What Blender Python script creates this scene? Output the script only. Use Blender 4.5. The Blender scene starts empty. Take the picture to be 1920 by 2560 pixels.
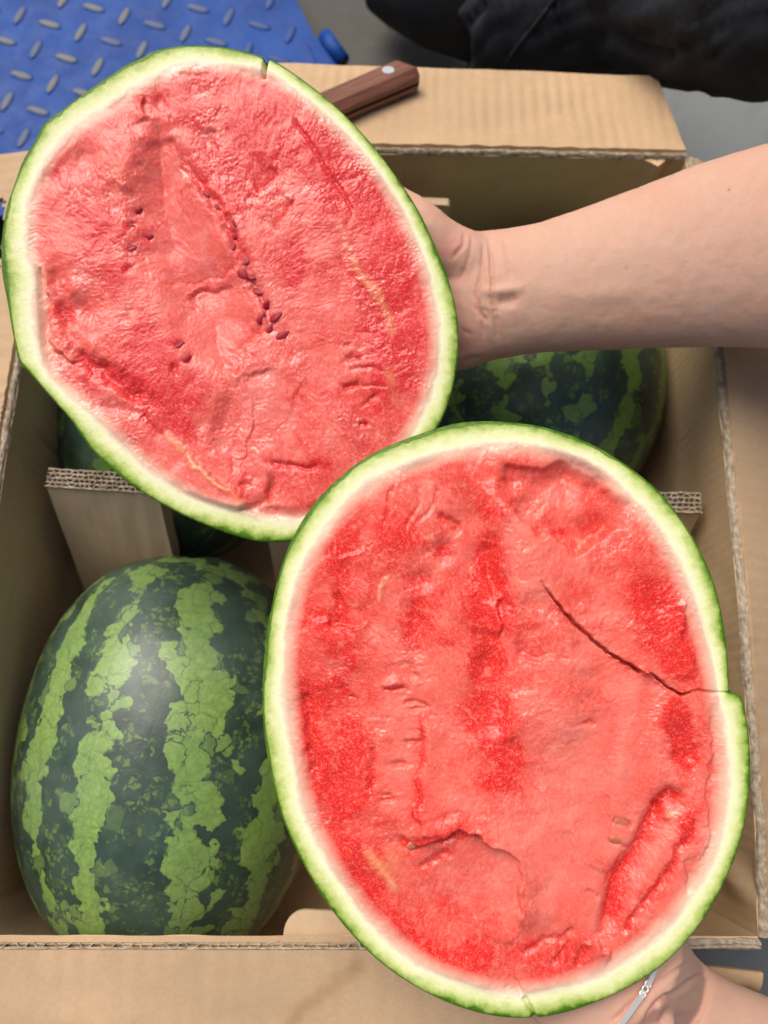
import bpy, bmesh, math, random
import numpy as np
from mathutils import Matrix, Vector
random.seed(7)
rng = np.random.default_rng(7)
S = bpy.context.scene
COL = S.collection
R = math.radians

# ------------------------------------------------------------------ camera
FPX, CX, CY = 1950.0, 960.0, 1280.0
ZRIM = 0.235                      # height of the rim of the cardboard box
HC = ZRIM + 0.477                 # height of the camera
TH, RO = R(15.3), 0.045
F = np.array([0, math.sin(TH), -math.cos(TH)])
_u0 = np.array([0, math.cos(TH), math.sin(TH)]); _r0 = np.array([1.0, 0, 0])
RV = _r0*math.cos(RO) + _u0*math.sin(RO)
UV = _u0*math.cos(RO) - _r0*math.sin(RO)
CAM = np.array([0, 0, HC])
cd = bpy.data.cameras.new("camera"); cam = bpy.data.objects.new("camera", cd); COL.objects.link(cam)
cd.sensor_fit = 'VERTICAL'; cd.sensor_height = 9.8; cd.sensor_width = 7.35
cd.lens = FPX/2560*9.8
cd.clip_start = 0.01; cd.clip_end = 200
cd.dof.use_dof = True; cd.dof.focus_distance = 0.385; cd.dof.aperture_fstop = 2.0
cam.matrix_world = Matrix(((RV[0], UV[0], -F[0], 0), (RV[1], UV[1], -F[1], 0), (RV[2], UV[2], -F[2], HC), (0, 0, 0, 1)))
S.camera = cam

# ------------------------------------------------------------------ light
SUN_EL, SUN_AZ = R(60), R(-38)    # azimuth measured from +y towards +x
w = bpy.data.worlds.new("World"); S.world = w; w.use_nodes = True
nt = w.node_tree; nt.nodes.clear()
sk = nt.nodes.new('ShaderNodeTexSky'); sk.sky_type = 'NISHITA'; sk.sun_disc = False
sk.sun_elevation = SUN_EL; sk.sun_rotation = SUN_AZ; sk.dust_density = 6; sk.air_density = 1.0; sk.ozone_density = 0.3
bg = nt.nodes.new('ShaderNodeBackground'); bg.inputs[1].default_value = 0.085
wo = nt.nodes.new('ShaderNodeOutputWorld'); nt.links.new(sk.outputs[0], bg.inputs[0]); nt.links.new(bg.outputs[0], wo.inputs[0])
ld = bpy.data.lights.new("sun", 'SUN'); ld.energy = 2.1; ld.angle = R(48); ld.color = (1.0, 0.965, 0.91)
sun = bpy.data.objects.new("sun", ld); COL.objects.link(sun)
sd = Vector((math.sin(SUN_AZ)*math.cos(SUN_EL), math.cos(SUN_AZ)*math.cos(SUN_EL), math.sin(SUN_EL)))
sun.rotation_euler = sd.to_track_quat('Z', 'Y').to_euler(); sun.location = (0, 0, 3)
S.view_settings.view_transform = 'Standard'; S.view_settings.look = 'None'
S.view_settings.exposure = 0.32; S.view_settings.gamma = 1.0; S.view_settings.use_curve_mapping = False
S.render.engine = 'CYCLES'
S.cycles.max_bounces = 8; S.cycles.diffuse_bounces = 4; S.cycles.glossy_bounces = 3

# ------------------------------------------------------------------ geometry helpers
def ray(px, py):
    return F + RV*((px-CX)/FPX) + UV*((CY-py)/FPX)
def at(px, py, d):                # point at depth d along the view axis
    return CAM + ray(px, py)*d
def onplane(px, py, p0, n):
    r = ray(px, py); t = np.dot(np.asarray(p0)-CAM, n)/np.dot(r, n)
    return CAM + r*t
def onz(px, py, z): return onplane(px, py, (0, 0, z), np.array([0, 0, 1.0]))
def proj(P):
    q = np.asarray(P) - CAM; d = q@F
    return np.stack([CX+FPX*(q@RV)/d, CY-FPX*(q@UV)/d], -1)
def nrm(v): v = np.asarray(v, float); return v/np.linalg.norm(v)

INV = {}                          # parent -> inverse world matrix (numpy)
def mk(name, V, Fc, mat, parent=None, smooth=True, local=False, attrs=None):
    V = np.asarray(V, np.float64)
    if parent is not None and not local and parent in INV:
        M = INV[parent]; V = V@M[:3, :3].T + M[:3, 3]
    me = bpy.data.meshes.new(name)
    if isinstance(Fc, np.ndarray):
        k = Fc.shape[1]; nf = len(Fc)
        me.vertices.add(len(V)); me.vertices.foreach_set('co', V.astype(np.float32).ravel())
        me.loops.add(nf*k); me.loops.foreach_set('vertex_index', Fc.astype(np.int32).ravel())
        me.polygons.add(nf); me.polygons.foreach_set('loop_start', np.arange(0, nf*k, k, dtype=np.int32))
        me.update(calc_edges=True); me.validate()
    else:
        me.from_pydata([tuple(v) for v in V], [], [tuple(int(i) for i in f) for f in Fc])
    me.polygons.foreach_set('use_smooth', np.full(len(me.polygons), smooth))
    for an, a in (attrs or {}).items():
        at_ = me.attributes.new(an, 'FLOAT', 'POINT'); at_.data.foreach_set('value', np.asarray(a, np.float32))
    me.update()
    if mat: me.materials.append(mat)
    o = bpy.data.objects.new(name, me); COL.objects.link(o)
    if parent is not None:
        o.parent = parent
        if parent in INV: INV[o] = INV[parent]
    return o
def thing(name, M, label, cat, group=None):
    o = bpy.data.objects.new(name, None); COL.objects.link(o); o.empty_display_size = 0.05
    M = np.asarray(M, float)
    if M.shape == (3,): T = np.eye(4); T[:3, 3] = M; M = T
    o.matrix_world = Matrix(M.tolist()); INV[o] = np.linalg.inv(M)
    return tag(o, label, cat, group)
def tag(o, label, cat, group=None):
    o['label'] = label; o['category'] = cat
    if group: o['group'] = group
    return o
class MB:                         # collects loose shapes into one mesh
    def __init__(s): s.V = []; s.F = []
    def add(s, V, Fc):
        b = len(s.V); s.V += [tuple(v) for v in V]; s.F += [tuple(i+b for i in f) for f in Fc]
    def prism(s, poly, z0v, z1v):  # poly: list of 3d pts, extruded from +z0v to +z1v (vectors)
        n = len(poly); A = [np.asarray(p)+z0v for p in poly]; B = [np.asarray(p)+z1v for p in poly]
        s.add(A+B, [tuple(range(n))[::-1], tuple(range(n, 2*n))]+[(i, (i+1) % n, n+(i+1) % n, n+i) for i in range(n)])
    def box(s, c, ex, ey, ez):
        c, ex, ey, ez = map(np.asarray, (c, ex, ey, ez))
        s.prism([c-ex-ey, c+ex-ey, c+ex+ey, c-ex+ey], -ez, ez)
    def tube(s, pts, rad, n=10):
        V, Fc = tube(pts, rad, n); s.add(V, Fc)
    def build(s, name, mat, parent=None, smooth=False): return mk(name, s.V, s.F, mat, parent, smooth)

def tube(pts, rad, n=10, ref=(0, 0, 1), flat=None):
    """closed tube; rad: radius per point or (ra, rb) per point, rb along ref"""
    P = np.asarray(pts, float); m = len(P); V = []
    for i in range(m):
        t = nrm(P[min(i+1, m-1)]-P[max(i-1, 0)]); e2 = np.asarray(ref, float); e2 = e2-t*np.dot(e2, t)
        if np.linalg.norm(e2) < 1e-6: e2 = np.cross(t, (1, 0, 0))
        e2 = nrm(e2); e1 = np.cross(e2, t); r = rad[i] if hasattr(rad, '__len__') else rad
        ra, rb = r if hasattr(r, '__len__') else (r, r)
        for k in range(n):
            a = 2*math.pi*k/n; V.append(P[i]+e1*ra*math.cos(a)+e2*rb*math.sin(a))
    Fc = [(i*n+k, i*n+(k+1) % n, (i+1)*n+(k+1) % n, (i+1)*n+k) for i in range(m-1) for k in range(n)]
    Fc += [tuple(range(n))[::-1], tuple((m-1)*n+k for k in range(n))]
    return V, Fc
def grid_faces(n, m, base=0):
    i = np.arange(n*m).reshape(n, m)+base
    return np.stack([i[:-1, :-1], i[1:, :-1], i[1:, 1:], i[:-1, 1:]], -1).reshape(-1, 4)
def sheet(name, G, th, mat, parent, keep=None, smooth=True):
    """solid sheet from a grid of points G (n,m,3), thickness th along its normal"""
    n, m, _ = G.shape
    du = np.gradient(G, axis=0); dv = np.gradient(G, axis=1); N = np.cross(du, dv); N /= np.linalg.norm(N, axis=-1, keepdims=True)
    A = G.reshape(-1, 3); B = (G+N*th).reshape(-1, 3); f = grid_faces(n, m)
    if keep is not None: f = f[keep[:-1, :-1].ravel()]
    from collections import Counter
    e = Counter()
    for q in f.tolist():
        for k in range(4): e[(q[k], q[(k+1) % 4])] += 1
    side = [(a, b, b+n*m, a+n*m)[::-1] for (a, b) in e if (b, a) not in e]
    Fc = np.concatenate([f[:, ::-1], f+n*m, np.array(side)])
    o = mk(name, np.concatenate([A, B]), Fc, mat, parent, smooth)
    bm = bmesh.new(); bm.from_mesh(o.data); bmesh.ops.delete(bm, geom=[v for v in bm.verts if not v.link_faces], context='VERTS')
    for ed in bm.edges:
        if len(ed.link_faces) == 2 and ed.calc_face_angle(0) > 1.0: ed.smooth = False
    bm.to_mesh(o.data); bm.free()
    return o

# numpy noise
def _h(ix, iy, s):
    x = (ix.astype(np.int64)*374761393 + iy.astype(np.int64)*668265263 + s*974634777) & 0xffffffff
    x = ((x ^ (x >> 13))*1274126177) & 0xffffffff
    return ((x ^ (x >> 16)) & 0xffffff)/float(0xffffff)
def vnoise(x, y, s=0):            # gradient noise, about -1..1
    ix = np.floor(x); iy = np.floor(y); fx = x-ix; fy = y-iy
    ux = fx*fx*fx*(fx*(fx*6-15)+10); uy = fy*fy*fy*(fy*(fy*6-15)+10); o = 0
    for a in (0, 1):
        for b in (0, 1):
            g = _h(ix+a, iy+b, s)*2*math.pi
            o = o + (np.cos(g)*(fx-a)+np.sin(g)*(fy-b))*(ux if a else 1-ux)*(uy if b else 1-uy)
    return o*1.5
def fbm(x, y, oct=4, s=0, gain=0.5):
    o = 0; a = 1
    for k in range(oct): o = o + a*vnoise(x*2**k+k*17.3, y*2**k-k*9.1, s+k); a *= gain
    return o
def sst(a, b, x): t = np.clip((x-a)/(b-a), 0, 1); return t*t*(3-2*t)
def pldist(X, Y, pts, closed=False):
    """distance to a polyline, signed side (right of its direction on a y-down page is +), arc position 0..1"""
    P = np.asarray(pts, float)
    if closed: P = np.vstack([P, P[:1]])
    L = np.concatenate([[0], np.cumsum(np.hypot(*(P[1:]-P[:-1]).T))])
    bd = np.full(X.shape, 1e9); bs = np.zeros(X.shape); bt = np.zeros(X.shape)
    for i in range(len(P)-1):
        a = P[i]; d = P[i+1]-a; l2 = d@d+1e-9
        t = np.clip(((X-a[0])*d[0]+(Y-a[1])*d[1])/l2, 0, 1)
        ex = X-a[0]-t*d[0]; ey = Y-a[1]-t*d[1]; dd = ex*ex+ey*ey
        m = dd < bd
        bd = np.where(m, dd, bd); bs = np.where(m, d[0]*ey-d[1]*ex, bs); bt = np.where(m, (L[i]+t*math.sqrt(l2))/L[-1], bt)
    return np.sqrt(bd), np.sign(bs), bt
def inpoly(X, Y, pts):
    P = np.asarray(pts, float); c = np.zeros(X.shape, bool)
    for i in range(len(P)):
        x0, y0 = P[i]; x1, y1 = P[i-1]
        if y0 == y1: continue
        c ^= ((y0 > Y) != (y1 > Y)) & (X < (x1-x0)*(Y-y0)/(y1-y0)+x0)
    return c
def spline(pts, n, closed=False):
    P = np.asarray(pts, float); m = len(P)
    if closed: Q = np.vstack([P[-1:], P, P[:2]])
    else: Q = np.vstack([2*P[0]-P[1], P, 2*P[-1]-P[-2]])
    segs = m if closed else m-1; out = []
    for t in np.linspace(0, segs, n, endpoint=not closed):
        i = min(int(t), segs-1); f = t-i; a, b, c, d = Q[i:i+4]
        out.append(0.5*(2*b+(c-a)*f+(2*a-5*b+4*c-d)*f*f+(3*b-a-3*c+d)*f**3))
    return np.array(out)

# ------------------------------------------------------------------ materials
class NB:
    def __init__(s, name):
        s.m = bpy.data.materials.new(name); s.m.use_nodes = True; s.t = s.m.node_tree; s.t.nodes.clear()
        s.out = s.n('ShaderNodeOutputMaterial'); s.p = s.n('ShaderNodeBsdfPrincipled'); s.l(s.p.outputs[0], s.out.inputs[0])
    def n(s, typ, **kw):
        k = s.t.nodes.new(typ)
        for a, b in kw.items(): setattr(k, a, b)
        return k
    def l(s, a, b): s.t.links.new(a, b)
    def set(s, sock, v):
        if hasattr(v, 'is_linked') or isinstance(v, bpy.types.NodeSocket): s.l(v, sock)
        else: sock.default_value = v
    def P(s, name, v):
        if isinstance(v, tuple) and len(v) == 3 and name in ('Base Color', 'Coat Tint', 'Sheen Tint'): v = v+(1,)
        s.set(s.p.inputs[name], v)
    def obj(s): return s.n('ShaderNodeTexCoord').outputs['Object']
    def attr(s, a): return s.n('ShaderNodeAttribute', attribute_name=a).outputs['Fac']
    def noise(s, vec, scale, detail=3, rough=0.55, dist=0.0):
        k = s.n('ShaderNodeTexNoise'); s.l(vec, k.inputs['Vector']); k.inputs['Scale'].default_value = scale
        k.inputs['Detail'].default_value = detail; k.inputs['Roughness'].default_value = rough; k.inputs['Distortion'].default_value = dist
        return k.outputs['Fac']
    def vor(s, vec, scale, feature='F1', out='Distance', rand=1.0):
        k = s.n('ShaderNodeTexVoronoi', feature=feature); s.l(vec, k.inputs['Vector']); k.inputs['Scale'].default_value = scale
        k.inputs['Randomness'].default_value = rand
        return k.outputs[out]
    def math(s, op, a, b=0.0, c=0.0, clamp=False):
        k = s.n('ShaderNodeMath', operation=op, use_clamp=clamp)
        for i, v in enumerate((a, b, c)): s.set(k.inputs[i], v)
        return k.outputs[0]
    def vmath(s, op, a, b):
        k = s.n('ShaderNodeVectorMath', operation=op); s.set(k.inputs[0], a)
        if op == 'SCALE': s.set(k.inputs['Scale'], b)
        else: s.set(k.inputs[1], b)
        return k.outputs[0]
    def rng(s, v, a, b, c=0.0, d=1.0, smooth=False):
        k = s.n('ShaderNodeMapRange', interpolation_type='SMOOTHSTEP' if smooth else 'LINEAR')
        for i, x in enumerate((v, a, b, c, d)): s.set(k.inputs[i], x)
        return k.outputs[0]
    def mix(s, f, a, b, mode='MIX'):
        k = s.n('ShaderNodeMix', data_type='RGBA', blend_type=mode); s.set(k.inputs[0], f)
        for i, v in ((6, a), (7, b)): s.set(k.inputs[i], v+(1,) if isinstance(v, tuple) and len(v) == 3 else v)
        return k.outputs[2]
    def ramp(s, v, stops, interp='LINEAR'):
        k = s.n('ShaderNodeValToRGB'); cr = k.color_ramp; cr.interpolation = interp; s.set(k.inputs[0], v)
        while len(cr.elements) < len(stops): cr.elements.new(0.5)
        for e, (p, c) in zip(cr.elements, stops):
            e.position = p; e.color = (c, c, c, 1) if not hasattr(c, '__len__') else tuple(c)+(1,)
        return k.outputs[0]
    def bump(s, h, strength=1.0, dist=0.001, prev=None):
        k = s.n('ShaderNodeBump'); k.inputs['Strength'].default_value = strength; k.inputs['Distance'].default_value = dist
        s.l(h, k.inputs['Height'])
        if prev is not None: s.l(prev, k.inputs['Normal'])
        return k.outputs[0]
    def xyz(s, v):
        k = s.n('ShaderNodeSeparateXYZ'); s.l(v, k.inputs[0]); return k.outputs
    def comb(s, x, y, z):
        k = s.n('ShaderNodeCombineXYZ')
        for i, v in enumerate((x, y, z)): s.set(k.inputs[i], v)
        return k.outputs[0]

def mat_card(name, col, flute=(1, 0, 0), pitch=0.007, fl=0.25):
    b = NB(name); o = b.obj()
    n1 = b.noise(o, 9, 3); n2 = b.noise(o, 420, 3); n3 = b.noise(o, 60, 4)
    x = b.xyz(o); fx = b.math('ADD', b.math('MULTIPLY', x[0], flute[0]), b.math('MULTIPLY', x[1], flute[1]))
    fx = b.math('ADD', fx, b.math('MULTIPLY', b.noise(o, 20, 2), 0.004))
    wv = b.math('SINE', b.math('MULTIPLY', fx, 2*math.pi/pitch))
    wm = b.math('MULTIPLY', wv, b.rng(b.noise(o, 14, 2), 0.35, 0.7))
    c = b.mix(b.rng(n1, 0.3, 0.7), tuple(k*0.9 for k in col), tuple(k*1.08 for k in col))
    c = b.mix(b.rng(n2, 0.35, 0.75, 0, 0.35), c, tuple(k*0.72 for k in col))
    c = b.mix(b.rng(n3, 0.5, 0.8, 0, 0.25), c, tuple(min(1, k*1.25) for k in col))
    c = b.mix(b.rng(b.vor(o, 90), 0.0, 0.05, 0.35, 0), c, tuple(k*0.6 for k in col))
    c = b.mix(b.rng(wm, 0.3, 1.0, 0, 0.06), c, tuple(k*0.75 for k in col))
    st_n = b.noise(o, 11, 4, 0.7, 1.2); c = b.mix(b.rng(st_n, 0.60, 0.70, 0, 0.22), c, (col[0]*0.62, col[1]*0.55, col[2]*0.45))
    c = b.mix(b.math('MULTIPLY', b.attr('stain'), b.rng(n3, 0.3, 0.7, 0.5, 1.0)), c, (col[0]*0.62, col[1]*0.52, col[2]*0.40))
    b.P('Base Color', c); b.P('Roughness', 0.8); b.P('Specular IOR Level', 0.25)
    h = b.math('ADD', b.math('MULTIPLY', wm, fl), b.math('MULTIPLY', n2, 0.25))
    b.P('Normal', b.bump(h, 0.6, 0.0006))
    return b.m
CARD = (0.64, 0.45, 0.26)  # same board as the flaps, colour paled to brighten the dim box interior
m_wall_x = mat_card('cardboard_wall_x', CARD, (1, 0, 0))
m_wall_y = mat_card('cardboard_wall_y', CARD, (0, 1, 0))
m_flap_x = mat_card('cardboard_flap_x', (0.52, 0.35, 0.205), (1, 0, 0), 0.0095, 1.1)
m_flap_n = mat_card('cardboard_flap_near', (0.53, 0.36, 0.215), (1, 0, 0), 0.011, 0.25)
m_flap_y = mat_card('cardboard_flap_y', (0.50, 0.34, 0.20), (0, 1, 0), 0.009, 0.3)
m_div = mat_card('divider_cardboard', (0.60, 0.43, 0.27), (1, 0, 0), 0.008, 0.12)
def mat_edge():
    b = NB('torn_paper_edge'); o = b.obj(); n = b.noise(o, 260, 4)
    b.P('Base Color', b.mix(b.rng(n, 0.35, 0.65), (0.27, 0.20, 0.13), (0.50, 0.42, 0.31))); b.P('Roughness', 0.9)
    b.P('Normal', b.bump(n, 0.8, 0.0008)); return b.m
m_edge = mat_edge()

def mat_melon_skin(name, stripes, dark=(0.015, 0.034, 0.020), light=(0.225, 0.35, 0.075), n_rep=None):
    b = NB(name); o = b.obj()
    warp = b.n('ShaderNodeTexNoise'); b.l(o, warp.inputs['Vector']); warp.inputs['Scale'].default_value = 70; warp.inputs['Detail'].default_value = 2
    ow = b.vmath('ADD', o, b.vmath('SCALE', b.vmath('SUBTRACT', warp.outputs['Color'], (0.5, 0.5, 0.5)), 0.010))
    w3 = b.n('ShaderNodeTexNoise'); b.l(o, w3.inputs['Vector']); w3.inputs['Scale'].default_value = 170; w3.inputs['Detail'].default_value = 1
    ow = b.vmath('ADD', ow, b.vmath('SCALE', b.vmath('SUBTRACT', w3.outputs['Color'], (0.5, 0.5, 0.5)), 0.0075))
    w2 = b.n('ShaderNodeTexNoise'); b.l(o, w2.inputs['Vector']); w2.inputs['Scale'].default_value = 420; w2.inputs['Detail'].default_value = 2
    ow = b.vmath('ADD', ow, b.vmath('SCALE', b.vmath('SUBTRACT', w2.outputs['Color'], (0.5, 0.5, 0.5)), 0.0028))
    def theta_of(p):
        q = b.xyz(p); return b.math('ADD', b.math('DIVIDE', b.math('ARCTAN2', q[0], q[2]), 2*math.pi), 0.5)
    def stripe_of(p, s1, amp):
        th = theta_of(p); q = b.xyz(p)
        wob = b.math('MULTIPLY', b.math('SUBTRACT', b.noise(b.vmath('MULTIPLY', p, (26, 14, 26)), 1, 2), 0.5), 0.05)
        th = b.math('ADD', th, wob)
        if n_rep: v = b.math('PINGPONG', b.math('MULTIPLY', th, n_rep), 0.5); v = b.math('SUBTRACT', b.math('MULTIPLY', v, 4), 1.35)
        else: v = b.ramp(th, stripes)
        nz = b.math('MULTIPLY', b.math('SUBTRACT', b.noise(b.vmath('MULTIPLY', p, (1, 0.55, 1)), s1, 2), 0.5), amp)
        return b.math('ADD', v, nz)
    cellp = b.vor(ow, 92, out='Position'); edge = b.vor(ow, 92, 'DISTANCE_TO_EDGE')
    st = b.math('ADD', stripe_of(cellp, 44, 2.9), b.math('MULTIPLY', b.math('SUBTRACT', b.noise(cellp, 330, 1), 0.5), 1.1))
    st = b.math('SUBTRACT', st, b.rng(edge, 0.0, 0.07, 0.25, 0.0))
    m1 = b.rng(st, 0.40, 0.52)
    # small speckles in the dark bands
    cp2 = b.vor(ow, 240, out='Position'); e2 = b.vor(ow, 240, 'DISTANCE_TO_EDGE')
    spk = b.rng(b.noise(cp2, 55, 3, 0.65), 0.475, 0.53); spk = b.math('MULTIPLY', spk, b.rng(b.noise(cp2, 300, 1), 0.47, 0.5))
    spk = b.math('MULTIPLY', spk, b.rng(e2, 0.05, 0.25))
    dk = b.mix(b.rng(b.noise(o, 60, 4), 0.35, 0.7), dark, tuple(k*1.9 for k in dark))
    dk = b.mix(b.math('MULTIPLY', spk, 0.8), dk, tuple(k*0.6 for k in light))
    lt = b.mix(b.rng(b.noise(o, 240, 4), 0.3, 0.7), tuple(k*0.82 for k in light), tuple(k*1.15 for k in light))
    lt = b.mix(b.rng(b.noise(o, 25, 2), 0.45, 0.75), lt, (light[0]*0.75, light[1]*0.85, light[2]*0.7))
    vein = b.rng(edge, 0.0, 0.11, 0.6, 0.0); lt = b.mix(b.math('MULTIPLY', vein, b.rng(b.noise(o, 90, 2), 0.35, 0.6, 0.1, 0.6)), lt, (0.05, 0.13, 0.018))
    e3 = b.vor(ow, 210, 'DISTANCE_TO_EDGE'); lt = b.mix(b.rng(e3, 0, 0.1, 0.4, 0), lt, (0.06, 0.14, 0.015))
    c = b.mix(m1, dk, lt)
    bloom = b.rng(b.noise(o, 16, 4, 0.6), 0.36, 0.70, 0.02, 0.30)
    c = b.mix(bloom, c, (0.17, 0.24, 0.20))
    b.P('Base Color', c); b.P('Roughness', b.rng(b.noise(o, 35, 3), 0.3, 0.7, 0.30, 0.46)); b.P('Specular IOR Level', 0.55)
    h = b.math('ADD', b.math('MULTIPLY', b.noise(o, 45, 2), 1.0), b.math('MULTIPLY', b.rng(edge, 0, 0.2), 0.12))
    b.P('Normal', b.bump(h, 0.25, 0.0015))
    return b.m
def st_ramp(lst):                 # (centre deg, half width deg) -> tent profile over 0..1
    L = []
    for c, hw in sorted(lst):
        L += [((c-hw*1.5+180)/360, 0.0), ((c-hw*0.25+180)/360, 0.98), ((c+hw*0.25+180)/360, 0.98), ((c+hw*1.5+180)/360, 0.0)]
    # keep stops increasing
    out = []; last = -1
    for p, v in L:
        p = max(p, last+0.001); out.append((p, v)); last = p
    return out
m_skin_a = mat_melon_skin('melon_skin_bold', st_ramp([(-84, 3.4), (-62, 3.8), (-38, 4.9), (-13, 6.4), (21, 9.2), (50, 6.0), (76, 4.8), (100, 5)]))
m_skin_b = mat_melon_skin('melon_skin_narrow', st_ramp([(-95, 4), (-66, 4.5), (-40, 4.5), (-19, 5), (-3, 3.5), (13, 3.5), (34, 5), (58, 4.5)]), light=(0.145, 0.27, 0.035), dark=(0.012, 0.028, 0.016))
m_skin_c = mat_melon_skin('melon_skin_plain', None, n_rep=12, light=(0.13, 0.24, 0.03))

def mat_flesh(name, hue):
    b = NB(name); o = b.obj()
    t = b.attr('t'); red = b.attr('red'); pale = b.attr('pale'); yel = b.attr('yel')
    wv = b.n('ShaderNodeTexNoise'); b.l(o, wv.inputs['Vector']); wv.inputs['Scale'].default_value = 130; wv.inputs['Detail'].default_value = 3
    ow = b.vmath('ADD', o, b.vmath('SCALE', b.vmath('SUBTRACT', wv.outputs['Color'], (0.5, 0.5, 0.5)), 0.006))
    sv = b.comb(b.attr('su'), b.attr('sr'), 0.0); sv = b.vmath('ADD', sv, b.vmath('SCALE', b.vmath('SUBTRACT', wv.outputs['Color'], (0.5, 0.5, 0.5)), 0.004))
    gs = b.noise(b.vmath('MULTIPLY', sv, (820, 270, 1)), 1, 3, 0.65); gi = b.noise(ow, 560, 3, 0.65)
    ao = b.attr('outer'); g1 = b.math('ADD', b.math('MULTIPLY', gs, b.math('MULTIPLY', ao, 0.8)), b.math('MULTIPLY', gi, b.math('SUBTRACT', 1.0, b.math('MULTIPLY', ao, 0.8)))); g2 = b.noise(ow, 1300, 2, 0.6); g3 = b.noise(o, 70, 4, 0.6)
    salmon = hue[0]; deep = hue[1]; pl = hue[2]
    c = b.mix(b.rng(g3, 0.32, 0.68), tuple(0.92*k for k in salmon), (salmon[0], salmon[1]*1.28, salmon[2]*1.25))
    c = b.mix(b.math('MULTIPLY', pale, b.rng(g1, 0.2, 0.8, 0.45, 1.0)), c, pl)
    rr = b.math('MULTIPLY', b.math('ADD', red, b.rng(g1, 0.3, 0.7, 0.24, -0.24)), 1.0, clamp=True)
    c = b.mix(b.rng(rr, 0.12, 0.85, 0, 1), c, deep)
    c = b.mix(b.rng(g1, 0.52, 0.70, 0, 0.48), c, pl)               # pale grains
    c = b.mix(b.rng(g2, 0.52, 0.66, 0, 0.38), c, (pl[0], pl[1]*1.15, pl[2]*1.1))
    c = b.mix(b.math('MULTIPLY', yel, b.rng(g1, 0.3, 0.7, 0.5, 0.75)), c, (0.88, 0.48, 0.22))
    # towards the rind: pink, then white, green, skin
    tn = b.math('ADD', t, b.math('MULTIPLY', b.math('SUBTRACT', g1, 0.5), 0.20))
    tn = b.math('ADD', tn, b.math('MULTIPLY', b.math('SUBTRACT', b.noise(o, 120, 3), 0.5), 0.34))
    grn = b.noise(o, 200, 4, 0.65)
    low = b.math('MULTIPLY', b.math('SUBTRACT', b.noise(o, 20, 3), 0.5), 1.1)
    rc = b.ramp(b.math('ADD', b.math('ADD', t, low), b.math('MULTIPLY', b.math('SUBTRACT', grn, 0.5), 0.55)),
                [(0.0, (0.06, 0.16, 0.006)), (0.06, (0.10, 0.22, 0.012)), (0.13, (0.25, 0.37, 0.055)), (0.30, (0.48, 0.57, 0.17)), (0.52, (0.72, 0.755, 0.36)), (0.84, (0.88, 0.84, 0.58)), (1.0, (0.87, 0.66, 0.48))])
    c = b.mix(b.rng(tn, 0.82, 1.75, 1, 0), c, rc)
    mot = b.math('MULTIPLY', b.rng(b.noise(o, 48, 4, 0.6), 0.56, 0.66), b.rng(t, 0.10, 0.42, 0.8, 0)); c = b.mix(mot, c, (0.11, 0.24, 0.02))
    skin_e = b.rng(b.math('SUBTRACT', b.math('ADD', t, b.math('MULTIPLY', low, 0.10)), b.math('MULTIPLY', b.attr('rimd'), b.rng(grn, 0.3, 0.7, 0.02, 0.20))), 0.03, 0.09, 1, 0); c = b.mix(skin_e, c, b.mix(b.rng(grn, 0.35, 0.65), (0.035, 0.10, 0.008), (0.11, 0.22, 0.02)))
    b.P('Base Color', c)
    fl = b.rng(t, 0.8, 1.1)
    wet = b.attr('wet'); rgh = b.rng(wet, 0, 1, 0.30, 0.13)
    b.P('Roughness', b.rng(fl, 0, 1, 0.45, rgh)); b.P('Specular IOR Level', b.rng(fl, 0, 1, 0.3, b.rng(wet, 0, 1, 0.45, 0.8))); b.P('IOR', 1.42)
    b.P('Subsurface Weight', b.rng(fl, 0, 1, 0.15, 0.5)); b.p.inputs['Subsurface Radius'].default_value = (1.0, 0.22, 0.15); b.p.inputs['Subsurface Scale'].default_value = 0.005
    h = b.math('ADD', b.math('MULTIPLY', g1, 1.0), b.math('MULTIPLY', g2, 0.35))
    h = b.math('MULTIPLY', h, b.math('MULTIPLY', b.rng(wet, 0, 1, 1.0, 0.3), b.rng(fl, 0, 1, 0.45, 1.0))); nrml = b.bump(h, 0.36, 0.0008)
    nrml = b.bump(b.math('MULTIPLY', b.noise(ow, 210, 2, 0.5), b.rng(fl, 0, 1, 0.3, 1.0)), 0.14, 0.0012, nrml)
    b.P('Normal', nrml)
    return b.m
m_flesh_a = mat_flesh('melon_flesh_upper', ((0.85, 0.112, 0.088), (0.70, 0.020, 0.024), (0.90, 0.29, 0.245)))
m_flesh_b = mat_flesh('melon_flesh_lower', ((0.86, 0.122, 0.088), (0.74, 0.020, 0.014), (0.92, 0.28, 0.215)))
def mat_simple(name, col, rough=0.5, metal=0.0, spec=0.5, var=0.0, vs=80, bump=0.0, bs=300, bd=0.0005):
    b = NB(name); o = b.obj()
    if var: b.P('Base Color', b.mix(b.rng(b.noise(o, vs, 4), 0.3, 0.7), tuple(k*(1-var) for k in col), tuple(min(1, k*(1+var)) for k in col)))
    else: b.P('Base Color', col)
    b.P('Roughness', rough); b.P('Metallic', metal); b.P('Specular IOR Level', spec)
    if bump: b.P('Normal', b.bump(b.noise(o, bs, 3), bump, bd))
    return b.m
m_seed = mat_simple('dark_red_seed', (0.34, 0.010, 0.024), 0.45, 0.0, 0.3, var=0.3, vs=300)
m_seed_p = mat_simple('pale_seed', (0.56, 0.17, 0.08), 0.35, var=0.15, vs=400)
m_silver = mat_simple('silver', (0.86, 0.84, 0.80), 0.36, 0.55)
m_rivet = mat_simple('rivet_metal', (0.88, 0.88, 0.86), 0.35, 1.0)
m_steel = mat_simple('blade_steel', (0.6, 0.6, 0.6), 0.3, 1.0)
m_tang = mat_simple('tang_steel', (0.05, 0.04, 0.035), 0.5, 0.6)
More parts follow.
